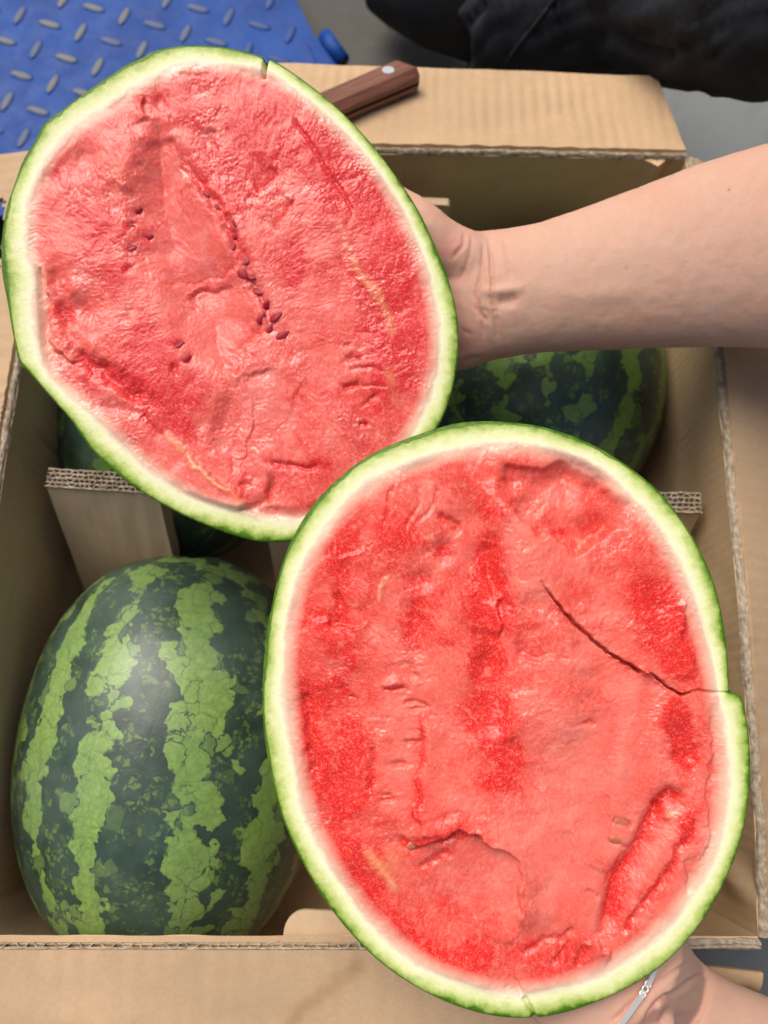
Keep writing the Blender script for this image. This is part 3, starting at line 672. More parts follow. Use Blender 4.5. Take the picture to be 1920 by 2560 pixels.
# ------------------------------------------------------------------ the two cut halves
D = 1659/1920.0
def dsp(l): return [(x/D, y/D) for x, y in l]
def half(label, out_px, in_px, dep, tilt, dome, axis_deg, m_fl, m_rd, feat, dark_deg=120, wb=0.0, N=500):
    out = np.array(out_px, float); c_px = out.mean(0); c_px = (out.max(0)+out.min(0))/2
    C = at(c_px[0], c_px[1], dep)
    nz = nrm(-F+RV*tilt[0]+UV*tilt[1]); ax = R(axis_deg)
    vy = UV*math.cos(ax)+RV*math.sin(ax); vy = nrm(vy-nz*(vy@nz)); vx = np.cross(vy, nz)
    M = np.eye(4); M[:3, 0] = vx; M[:3, 1] = vy; M[:3, 2] = nz; M[:3, 3] = C; Mi = np.linalg.inv(M)
    root = thing('half_watermelon', M, label, 'watermelon half', 'halves of the cut watermelon')
    # outline in the plane of the cut
    O3 = np.array([onplane(x, y, C, nz) for x, y in spline(out, 900, True)]); L2 = (O3-C)@np.stack([vx, vy], 1)
    ang = np.arctan2(L2[:, 1], L2[:, 0]); rad = np.hypot(L2[:, 0], L2[:, 1]); od = np.argsort(ang); ang = ang[od]; rad = rad[od]
    def Rad(a): return np.interp(a, np.concatenate([ang-2*math.pi, ang, ang+2*math.pi]), np.tile(rad, 3))
    a = np.linspace(-1, 1, N); A, B = np.meshgrid(a, a, indexing='ij')
    big = np.abs(A) > np.abs(B); rho = np.where(big, np.abs(A), np.abs(B))
    with np.errstate(divide='ignore', invalid='ignore'):
        phi = np.where(big, np.where(A > 0, 0, math.pi)+math.pi/4*(B/np.where(A == 0, 1, A)), np.where(B > 0, math.pi/2, -math.pi/2)-math.pi/4*(A/np.where(B == 0, 1, B)))
    phi = (phi+math.pi) % (2*math.pi)-math.pi
    rr = rho*Rad(phi); X = rr*np.cos(phi); Y = rr*np.sin(phi)
    W = C+X[..., None]*vx+Y[..., None]*vy; px = proj(W); PX, PY = px[..., 0].ravel(), px[..., 1].ravel()
    u, v = X.ravel()*1000, Y.ravel()*1000                       # millimetres
    mmpp = dep*1000/FPX
    do, _, _ = pldist(PX, PY, spline(out, 220, True), True)
    fi = spline(np.array(in_px, float), 200, True); df, _, _ = pldist(PX, PY, fi, True); ins = inpoly(PX, PY, fi)
    do *= mmpp; df *= mmpp
    t = np.where(ins, 1+df/9.0, do/(do+df+1e-6)); t = np.minimum(t, 3)
    flesh_w = sst(0.85, 1.35, t)
    # warped page coordinates make every edge ragged
    wx = PX+8*fbm(u/9, v/9, 2, 101)+2.5*fbm(u/2.6, v/2.6, 2, 103); wy = PY+8*fbm(u/9+50, v/9, 2, 102)+2.5*fbm(u/2.6+9, v/2.6, 2, 104)
    h = np.zeros(len(PX)); red = np.zeros_like(h); pale = np.zeros_like(h); yel = np.zeros_like(h)
    # general torn relief (mm)
    fx, fy = u+3*fbm(u/20, v/20, 2, 7), v+3*fbm(u/20+30, v/20, 2, 8)
    h += 1.3*fbm(fx/50, fy/50, 2, 1)
    rid = 1-np.abs(fbm(fx/19, fy/26, 2, 2)); h += 0.08*(rid-0.6)
    f1 = fbm(fx/15, fy/19, 2, 4); ter = np.floor(f1*3.2)+sst(0.70, 0.98, f1*3.2-np.floor(f1*3.2)); h += 0.24*ter/1.6
    h += 0.09*fbm(fx/5.0, fy/6.5, 2, 6)
    ph_ = phi.ravel(); r_ = np.hypot(u, v); outer = sst(35, 75, r_)
    h += 0.06*outer*fbm(ph_*62/1.7, r_/8, 2, 41)+0.05*fbm(u/1.5, v/1.5, 2, 9)
    mask = sst(-0.15, 0.35, fbm(u/30, v/30, 2, 12))
    f2 = fbm(u/7.5+60+.8*fbm(u/3, v/3, 2, 43), v/7.5, 2, 13); tr2 = np.floor(f2*2.6)+sst(0.84, 1.0, f2*2.6-np.floor(f2*2.6)); h += 0.11*tr2*mask
    red += 0.36*sst(0.0, 0.6, fbm(u/30+9, v/30, 2, 14))+0.25*np.clip(fbm(u/11+5, v/11, 2, 17), 0, 1)
    wetm = sst(0.06-wb, 0.12-wb, fbm(u/8+20+.6*fbm(u/2.5, v/2.5, 2, 44), v/8, 2, 16))*mask; wet = 0.25+0.75*wetm
    fs = fbm(ph_*62/4.2+.5*fbm(u/9, v/9, 2, 60), r_/12, 3, 61); fq = fs*2.6-np.floor(fs*2.6); band = sst(16, 34, r_)*sst(96, 80, r_)*sst(-0.2, 0.4, fbm(u/34+7, v/34, 2, 62))
    h += 0.06*(np.floor(fs*2.6)+sst(0.80, 1.0, fq))*band; pale += 0.30*sst(0.55, 0.9, fs)*band; red += 0.20*sst(-0.2, -0.6, fs)*band
    pale += np.clip(fbm(u/16+90, v/16, 3, 15), 0, 1)*0.7 + 0.30*wetm  # last term pales the wet plates, painting in their sky reflection
    for f in feat:
        k = f[0]
        if k == 'groove':            # pts, width px, depth mm, redness
            _, pts, wd, dpt, rd = f; d, s, tt = pldist(wx, wy, pts); g_ = np.exp(-(d/wd)**2); e = sst(0, .12, tt)*sst(1, .88, tt)*0.7+0.3
            h -= dpt*g_*e; red += rd*np.exp(-(d/(wd*1.15))**2)*e
        elif k == 'valley':          # broad soft hollow, no ragged edge
            _, pts, wd, dpt, rd = f; d, s, tt = pldist(PX+0.3*(wx-PX), PY+0.3*(wy-PY), pts); e = sst(0, .18, tt)*sst(1, .92, tt); wl = np.where(s < 0, wd*0.75, wd*1.4)
            g_ = np.exp(-(d/wl)**2); h -= dpt*g_*e; red += rd*np.exp(-(d/(wl*0.9))**2)*e
        elif k == 'crack':
            _, pts, wd, dpt = f; d, s, tt = pldist(PX+2.5*fbm(u/3, v/3, 2, 77), PY+2.5*fbm(u/3+7, v/3, 2, 78), pts); e = sst(0, .25, tt)
            h -= dpt*(1-sst(0.15, 1.0, d/(wd*(0.25+0.75*e))))*(0.3+0.7*e)
        elif k == 'line':            # thin cut, little displacement of the page coordinates
            _, pts, wd, dpt = f; d, s, tt = pldist(PX+3*fbm(u/4, v/4, 2, 79), PY+3*fbm(u/4+7, v/4, 2, 80), pts); h -= dpt*np.exp(-(d/wd)**2)*sst(0, .1, tt)*sst(1, .9, tt)
        elif k == 'ridge':
            _, pts, wd, hg, yl = f; d, s, tt = pldist(wx, wy, pts); e = sst(0, .15, tt)*sst(1, .85, tt)
            h += hg*np.exp(-(d/wd)**2)*e; yel += yl*np.exp(-(d/(wd*0.9))**2)*e
        elif k == 'cliff':           # pts; the right-hand side (page, y down) drops by depth and recovers over fall px
            _, pts, dpt, fall, edge, rd = f; d, s, tt = pldist(wx, wy, pts); sd = d*s; e = sst(0, .14, tt)*sst(1, .86, tt)
            h -= 1.45*dpt*sst(-edge*0.3, edge, sd)*np.exp(-np.maximum(sd, 0)/fall)*e; red += rd*np.exp(-((sd-edge)/(edge*1.8+6))**2)*e*(sd > -4)
        elif k == 'pit':             # polygon sunk by depth with a soft or hard edge
            _, pts, dpt, edge = f; kx_ = 1.0 if edge < 40 else 0.25; ax1, ay1 = PX+kx_*(wx-PX), PY+kx_*(wy-PY); d, _, _ = pldist(ax1, ay1, pts, True); i_ = inpoly(ax1, ay1, pts); sd = np.where(i_, d, -d); h -= dpt*sst(-edge*.3, edge, sd)
        elif k == 'blob':
            _, x0, y0, rx, ry, an, hg, rd = f; ca, sa = math.cos(R(an)), math.sin(R(an)); p_, q_ = wx-x0, wy-y0
            e = np.exp(-(((p_*ca+q_*sa)/rx)**2+((-p_*sa+q_*ca)/ry)**2)); h += hg*e; red += rd*e
        elif k == 'red':
            _, x0, y0, rx, ry, an, am = f; ca, sa = math.cos(R(an)), math.sin(R(an)); p_, q_ = wx-x0, wy-y0
            e = np.exp(-(((p_*ca+q_*sa)/rx)**2+((-p_*sa+q_*ca)/ry)**2)); red += (am*1.35 if am >= 0.75 else am)*e*(1+0.5*f1)
        elif k == 'pale':
            _, x0, y0, rx, ry, an, am = f; ca, sa = math.cos(R(an)), math.sin(R(an)); p_, q_ = wx-x0, wy-y0
            e = np.exp(-(((p_*ca+q_*sa)/rx)**2+((-p_*sa+q_*ca)/ry)**2)); pale += am*e; red -= am*0.7*e
        elif k == 'yel':
            _, x0, y0, rx, ry, an, am = f; ca, sa = math.cos(R(an)), math.sin(R(an)); p_, q_ = wx-x0, wy-y0
            yel += am*np.exp(-(((p_*ca+q_*sa)/rx)**2+((-p_*sa+q_*ca)/ry)**2))
    # flesh relief fades into the rind, which has a saw-cut texture of its own and a rounded skin edge
    edge_keep = np.zeros_like(h)
    for f in feat:
        if f[0] == 'rimcut':
            _, pts, wd, dpt = f; d, _, tt = pldist(PX+2*fbm(u/3, v/3, 2, 81), PY, pts); edge_keep -= dpt*np.exp(-(d/wd)**2)
    rind_h = 0.08*fbm(u/7, v/7, 2, 31)+0.05*fbm(u/1.3, v/1.3, 2, 33)+0.35*fbm(u/40, v/40, 1, 35)
    h = h*flesh_w+rind_h*(1-flesh_w)+edge_keep
    h -= 1.1*np.exp(-do/0.55)
    Z = h/1000.0
    V = np.stack([X.ravel(), Y.ravel(), Z], -1); Fq = grid_faces(N, N)
    tf = t[Fq].min(1); fl = tf >= 1.0
    at_ = {'rimd': np.clip(0.5+0.5*np.cos(phi.ravel()-R(dark_deg))+0.35*fbm(phi.ravel()*3.1+5, phi.ravel()*0, 2, 70), 0, 1)**2, 'su': phi.ravel()*0.062, 'sr': np.hypot(u, v)/1000, 'outer': sst(30, 62, np.hypot(u, v)*(1+0.25*fbm(u/20, v/20, 2, 50)))*sst(3.1, 2.8, np.abs(phi.ravel())), 'wet': np.clip(wet, 0, 1), 't': t, 'red': np.clip(red, 0, 1), 'pale': np.clip(pale, 0, 1), 'yel': np.clip(yel, 0, 1)}
    def sub(Fs, extraV=None, extraF=None):
        us = np.unique(Fs); mp = np.full(len(V), -1); mp[us] = np.arange(len(us)); return us, mp[Fs]
    us, fs = sub(Fq[fl]); mk('flesh', V[us], fs, m_fl, root, True, local=True, attrs={k: x[us] for k, x in at_.items()})
    us, fs = sub(Fq[~fl]); rind = mk('rind', V[us], fs, m_fl, root, True, local=True, attrs={k: x[us] for k, x in at_.items()})
    # outer skin: rings from the cut edge down over the dome
    i = np.arange(N*N).reshape(N, N); loop = np.concatenate([i[:-1, 0], i[-1, :-1], i[:0:-1, -1], i[0, :0:-1]])[::2]
    K = 34; P0 = V[loop]; ph0 = np.arctan2(P0[:, 1], P0[:, 0]); r0 = np.hypot(P0[:, 0], P0[:, 1]); n = len(loop); VV = []
    for k in range(K):
        tau = (k/(K-1))**1.25*math.pi/2*0.995; c = math.cos(tau)**0.97
        z = P0[:, 2]*max(0, 1-k/4)-dome*math.sin(tau)
        rk = r0*c*(1+0.010*math.sin(min(tau*3, math.pi)))
        VV.append(np.stack([rk*np.cos(ph0), rk*np.sin(ph0), z], -1))
    Fd = []; idx = np.arange(n)
    for k in range(K-1): Fd.append(np.stack([k*n+idx, k*n+np.roll(idx, -1), (k+1)*n+np.roll(idx, -1), (k+1)*n+idx], -1))
    Fd = np.concatenate(Fd)
    mk('outer_skin', np.concatenate(VV), Fd[:, ::-1], m_rd, root, True, local=True)
    def hgt(px_, py_):               # height of the cut face (m) at a page position
        k = np.argmin((PX-px_)**2+(PY-py_)**2); return Z[k]
    def dome_pt(x, y, off=0.0):      # a point on the outside of the dome behind a page position
        d = dep
        for _ in range(6):
            P = at(x, y, d); q = Mi[:3, :3]@P+Mi[:3, 3]; a_ = math.atan2(q[1], q[0]); rh = min(0.999, math.hypot(q[0], q[1])/Rad(a_)); d = dep+(dome)*math.sqrt(1-rh*rh)
        return at(x, y, d+off)
    def seeds(lst, mat, name, Lm=0.0035, Wm=0.0020, Tm=0.0007, lab=None):
        base = None
        for (x, y, an, sc) in lst:
            if base is None:
                V_ = []; nu, nv = 14, 9
                for p in range(nv):
                    th = math.pi*p/(nv-1)
                    for q in range(nu):
                        f_ = 2*math.pi*q/nu; w_ = math.sin(th); l_ = math.cos(th)
                        V_.append((Lm*l_, Wm*w_*math.cos(f_)*(1-0.35*l_), Tm*w_*math.sin(f_)))
                Fs = [(p*nu+q, p*nu+(q+1) % nu, (p+1)*nu+(q+1) % nu, (p+1)*nu+q) for p in range(nv-1) for q in range(nu)]
                o = mk(name, V_, Fs, mat, root, True, local=True); base = o
            else: o = base.copy(); COL.objects.link(o); o.parent = root
            P = onplane(x, y, C, nz); q = Mi[:3, :3]@P+Mi[:3, 3]
            o.location = (q[0], q[1], hgt(x, y)-0.0001); o.rotation_euler = (R(random.uniform(-25, 25)), R(random.uniform(-12, 12)), R(-an)+ax)
            o.scale = (sc, sc*random.uniform(.85, 1.1), sc)
            if lab: o['label'] = lab
    return root, dome_pt, seeds, M

U1 = lambda l: [(200+.3617*x, 400+.3617*y) for x, y in l]
U2 = lambda l: [(600+.3376*x, 300+.3376*y) for x, y in l]
U3 = lambda l: [(60+.3617*x, 800+.3617*y) for x, y in l]
U4 = lambda l: [(560+.3617*x, 780+.3617*y) for x, y in l]
L5 = lambda l: [(650+.3617*x, 1060+.3617*y) for x, y in l]
L6 = lambda l: [(1180+.4099*x, 1060+.4099*y) for x, y in l]
L7 = lambda l: [(650+.3617*x, 1640+.3617*y) for x, y in l]
L8 = lambda l: [(1180+.4099*x, 1740+.4099*y) for x, y in l]

up_out = dsp([(330, 108), (375, 98), (430, 96), (500, 103), (560, 118), (572, 126), (580, 124), (615, 143), (660, 175), (710, 215), (760, 262), (810, 318), (860, 385), (905, 455), (940, 530), (968, 600), (985, 665), (991, 730), (986, 800), (966, 880), (925, 960), (870, 1030), (810, 1085), (740, 1130), (660, 1160), (620, 1170), (560, 1170), (500, 1155), (440, 1133), (380, 1106), (310, 1066), (250, 1022), (195, 968), (150, 905), (110, 860), (60, 803), (40, 780), (26, 720), (14, 650), (3, 590), (1, 540), (4, 500), (12, 450), (28, 400), (48, 345), (75, 300), (92, 268), (130, 238), (180, 200), (230, 165), (275, 135), (305, 122)])
up_in = dsp([(345, 160), (400, 138), (460, 136), (520, 142), (585, 160), (640, 195), (700, 245), (755, 298), (800, 350), (850, 420), (885, 485), (915, 560), (935, 630), (945, 700), (946, 770), (935, 830), (905, 905), (855, 985), (790, 1050), (720, 1095), (660, 1125), (580, 1122), (515, 1105), (450, 1085), (385, 1055), (320, 1010), (265, 960), (215, 910), (165, 865), (120, 825), (92, 780), (84, 720), (78, 650), (75, 590), (64, 560), (60, 500), (66, 430), (85, 375), (112, 325), (150, 290), (195, 255), (240, 222), (290, 190)])
feat_u = [
    ('red', 880, 500, 120, 270, -24, 0.62), ('red', 985, 850, 70, 210, 6, 0.55), ('red', 630, 290, 190, 100, 18, 0.55), ('red', 640, 520, 110, 90, 30, 0.22), ('red', 250, 620, 70, 120, 10, 0.35), ('red', 820, 1050, 160, 110, -20, 0.22), ('red', 420, 960, 130, 80, 40, 0.25),
    ('pit', [(395, 300), (440, 390), (480, 470), (560, 600), (620, 720), (630, 800), (600, 880), (575, 960), (480, 900), (400, 760), (330, 640), (322, 520), (345, 400)], 9, 110),
    ('pale', 430, 560, 70, 130, 20, 0.35), ('pale', 520, 800, 90, 80, 0, 0.35),
    ('groove', [(440, 350), (470, 420), (500, 455), (515, 480), (545, 520), (575, 575), (592, 610), (615, 655), (640, 720), (665, 770), (676, 825)], 13, 2.6, 0.25),
    ('cliff', U1([(1290, 1210), (1210, 1225), (1150, 1290), (1120, 1360), (1115, 1430), (1090, 1500)]), 3.6, 40, 9, 0.1),
    ('cliff', U1([(700, 940), (760, 880), (860, 850), (960, 850), (1060, 880)]), 1.4, 40, 10, 0.0),
    ('cliff', [(600, 655), (560, 690), (500, 700), (440, 705), (400, 712)], 1.6, 30, 10, 0.1),
    ('pit', [(590, 1180), (625, 1087), (629, 1030), (611, 939), (560, 960), (530, 1050), (520, 1130)], 2.6, 30),
    ('cliff', U4([(0, 1090), (120, 990), (180, 850), (195, 760), (185, 660), (150, 560), (140, 440), (220, 420), (330, 380), (370, 300)]), 1.1, 46, 9, 0.05),
    ('cliff', U4([(400, 300), (440, 350), (480, 420), (550, 470), (480, 600), (470, 740)]), -0.6, 50, 10, 0.0),
    ('pale', 665, 985, 45, 75, -10, 0.55),
    ('ridge', U3([(960, 760), (1000, 830), (1060, 870), (1120, 915)]), 8, 0.5, 0.75), ('ridge', U3([(1110, 905), (1150, 975), (1210, 1030), (1300, 1110), (1400, 1175), (1470, 1200)]), 8, 1.0, 1.0),
    ('cliff', U3([(1130, 900), (1260, 1030), (1430, 1160), (1560, 1260), (1570, 1310)]), -1.3, 60, 7, 0.0), ('yel', 600, 1255, 26, 12, 30, 0.45),
    ('cliff', U3([(1570, 1310), (1480, 1320), (1380, 1330), (1200, 1290), (1050, 1220)]), -1.5, 70, 9, 0.0),
    ('ridge', U2([(700, 720), (760, 850), (830, 1000)]), 10, 0.3, 0.3), ('ridge', U2([(800, 950), (860, 1090), (930, 1200), (1010, 1280), (1070, 1390), (1110, 1480), (1125, 1640)]), 12, 0.3, 0.62),
    ('yel', 978, 948, 14, 30, 0, 0.5), ('yel', 985, 1000, 16, 16, 0, 0.3), ('yel', 905, 590, 60, 14, 60, 0.15),
    ('line', U2([(390, -30), (420, 40), (520, 170), (580, 260), (640, 370), (720, 480), (800, 600), (850, 720)]), 5, 1.3),
    ('line', U2([(720, 1000), (790, 1120), (900, 1240), (1000, 1370)]), 4, 0.7),
    ('red', 720, 375, 75, 45, 35, 0.95), ('red', 640, 330, 80, 60, 20, 0.5), ('red', 820, 440, 35, 70, -38, 0.6), ('red', 735, 680, 20, 60, 5, 0.95), ('red', 730, 640, 60, 50, 0, 0.4),
    ('red', 248, 580, 48, 40, 20, 1.0), ('red', 230, 540, 60, 60, 0, 0.45), ('red', 285, 700, 30, 60, 30, 0.7), ('red', 950, 600, 45, 160, -14, 0.55), ('red', 960, 545, 25, 20, 0, 0.6), ('red', 1000, 900, 40, 120, 8, 0.75), ('red', 930, 830, 50, 90, 10, 0.45), ('red', 910, 700, 40, 100, -18, 0.4),
    ('red', 375, 855, 70, 55, 10, 0.8), ('red', 400, 985, 80, 45, 42, 1.0), ('red', 340, 960, 50, 26, 42, 0.6), ('red', 455, 1075, 50, 30, 40, 0.6), ('red', 515, 450, 60, 50, 0, 0.45), ('red', 500, 380, 45, 30, 30, 0.5), ('red', 570, 430, 60, 60, 0, 0.5),
    ('groove', U3([(330, 210), (420, 280), (520, 340), (620, 410), (720, 480), (850, 560)]), 20, 3.8, 0.8),
    ('groove', U3([(390, 360), (440, 480), (540, 590), (700, 620), (800, 640)]), 14, 1.6, 0.2),
    ('groove', U3([(800, 650), (900, 740), (960, 790)]), 14, 1.2, 0.6),
    ('groove', [(135, 665), (150, 720), (160, 790), (175, 830)], 22, 3.0, 0.15),
    ('cliff', [(95, 655), (110, 710), (130, 780), (122, 850), (175, 905), (205, 900)], 2.6, 60, 8, 0.1),
    ('yel', 72, 690, 30, 50, 0, 0.55), ('yel', 95, 770, 26, 70, 0, 0.45), ('yel', 115, 880, 40, 30, 20, 0.35), ('yel', 42, 640, 20, 24, 0, 0.3),
    ('blob', 173, 716, 24, 26, 20, 1.4, -0.3), ('blob', 195, 770, 30, 28, 0, -2.6, 0.2), ('blob', 232, 865, 20, 34, -10, 1.8, 0), ('blob', 190, 850, 40, 26, 0, -1.5, 0.15), ('pale', 215, 830, 30, 16, 20, 0.5),
    ('blob', 200, 400, 50, 30, -40, -2.0, 0.3), ('blob', 130, 440, 40, 26, -50, -1.8, 0.25),
    ('ridge', [(320, 320), (325, 390), (322, 440), (300, 480)], 40, 1.6, 0), ('ridge', [(425, 320), (450, 400), (470, 470)], 14, 1.2, 0), ('yel', 300, 440, 20, 30, 0, 0.3), ('red', 305, 440, 20, 10, 0, 0.6),
    ('blob', 400, 252, 30, 34, 0, -1.8, 0.05), ('ridge', [(370, 290), (400, 300), (430, 298)], 12, 0.6, 0), ('cliff', [(360, 230), (355, 265), (372, 290)], -1.6, 30, 6, 0.0), ('cliff', [(430, 330), (450, 390), (475, 450)], 1.8, 40, 8, 0.0),
    ('groove', [(448, 192), (480, 188), (520, 190)], 6, 0.5, -0.2),
    ('cliff', [(540, 320), (535, 350), (548, 370), (545, 400)], 1.2, 30, 7, 0.1), ('cliff', [(700, 430), (670, 470), (640, 480)], 1.6, 30, 7, 0.1), ('cliff', [(740, 500), (700, 560), (690, 580)], 1.5, 26, 6, 0.1), ('pale', 700, 445, 50, 22, -30, 0.4), ('pale', 620, 560, 50, 30, 0, 0.3),
    ('groove', U4([(300, 1300), (320, 1220), (350, 1170)]), 8, 3.0, 0.2), ('blob', 680, 1208, 14, 20, 20, -1.6, 0.1), ('blob', 640, 1262, 50, 12, -30, -2.0, 0.2),
    ('groove', U4([(300, 1040), (420, 1060), (540, 1075), (660, 1080)]), 9, 1.6, 0.75), ('red', 790, 1163, 36, 10, 10, 0.8),
    ('groove', U4([(820, 510), (870, 515), (940, 510)]), 8, 2.2, 0.5), ('groove', U4([(840, 330), (890, 310), (960, 295)]), 8, 2.2, 0.35), ('groove', U4([(940, 770), (965, 775), (990, 785)]), 8, 1.8, 0.4), ('groove', U4([(830, 215), (860, 225)]), 9, 1.5, 0.2), ('groove', U4([(960, 640), (1010, 600), (1060, 580)]), 5, 1.3, 0.1), ('line', U4([(940, 515), (1050, 510), (1140, 520)]), 4, 0.7),
    ('line', U4([(860, 400), (950, 385), (1040, 385), (1110, 420)]), 5, 0.8), ('groove', U4([(200, 1170), (100, 1210)]), 7, 1.1, 0), ('line', U4([(480, 790), (560, 920), (620, 1020)]), 5, -0.6),
    ('pit', dsp([(500, 1090), (640, 1096), (700, 1080), (720, 1110), (640, 1140), (560, 1130)]), 1.6, 22),
    ('rimcut', [(668, 140), (662, 165), (660, 188)], 4.5, 6.0),
]
for x, y in U1([(1080, 510), (385, 330), (340, 445), (450, 510), (340, 600), (340, 750), (655, 1450), (680, 1270), (735, 1375)]): feat_u.append(('blob', x, y, 12, 9, -30, -1.2, 0.5))
lo_out = dsp([(940, 926), (985, 914), (1040, 909), (1105, 912), (1170, 921), (1235, 941), (1300, 970), (1365, 1012), (1425, 1062), (1470, 1118), (1505, 1172), (1535, 1235), (1555, 1300), (1568, 1370), (1575, 1440), (1577, 1488), (1578, 1496), (1588, 1499), (1599, 1502), (1608, 1522), (1618, 1578), (1623, 1650), (1619, 1720), (1606, 1800), (1575, 1890), (1530, 1975), (1480, 2040), (1420, 2097), (1350, 2140), (1270, 2175), (1190, 2197), (1120, 2202), (1060, 2196), (985, 2175), (900, 2135), (820, 2080), (750, 2010), (690, 1930), (640, 1840), (605, 1755), (582, 1665), (568, 1570), (566, 1480), (572, 1395), (586, 1310), (605, 1230), (635, 1155), (680, 1085), (740, 1025), (800, 982), (870, 950)])
lo_in = dsp([(920, 990), (980, 972), (1050, 962), (1120, 960), (1190, 968), (1250, 990), (1310, 1025), (1365, 1075), (1410, 1125), (1450, 1190), (1480, 1250), (1505, 1310), (1525, 1380), (1540, 1440), (1548, 1490), (1552, 1520), (1560, 1570), (1572, 1640), (1570, 1710), (1560, 1790), (1530, 1870), (1490, 1940), (1440, 2000), (1375, 2055), (1310, 2095), (1240, 2125), (1170, 2140), (1100, 2150), (1020, 2130), (940, 2100), (870, 2055), (800, 1990), (745, 1920), (700, 1840), (665, 1770), (645, 1690), (630, 1610), (620, 1530), (615, 1440), (620, 1360), (635, 1285), (660, 1215), (700, 1145), (750, 1085), (800, 1045), (860, 1012)])
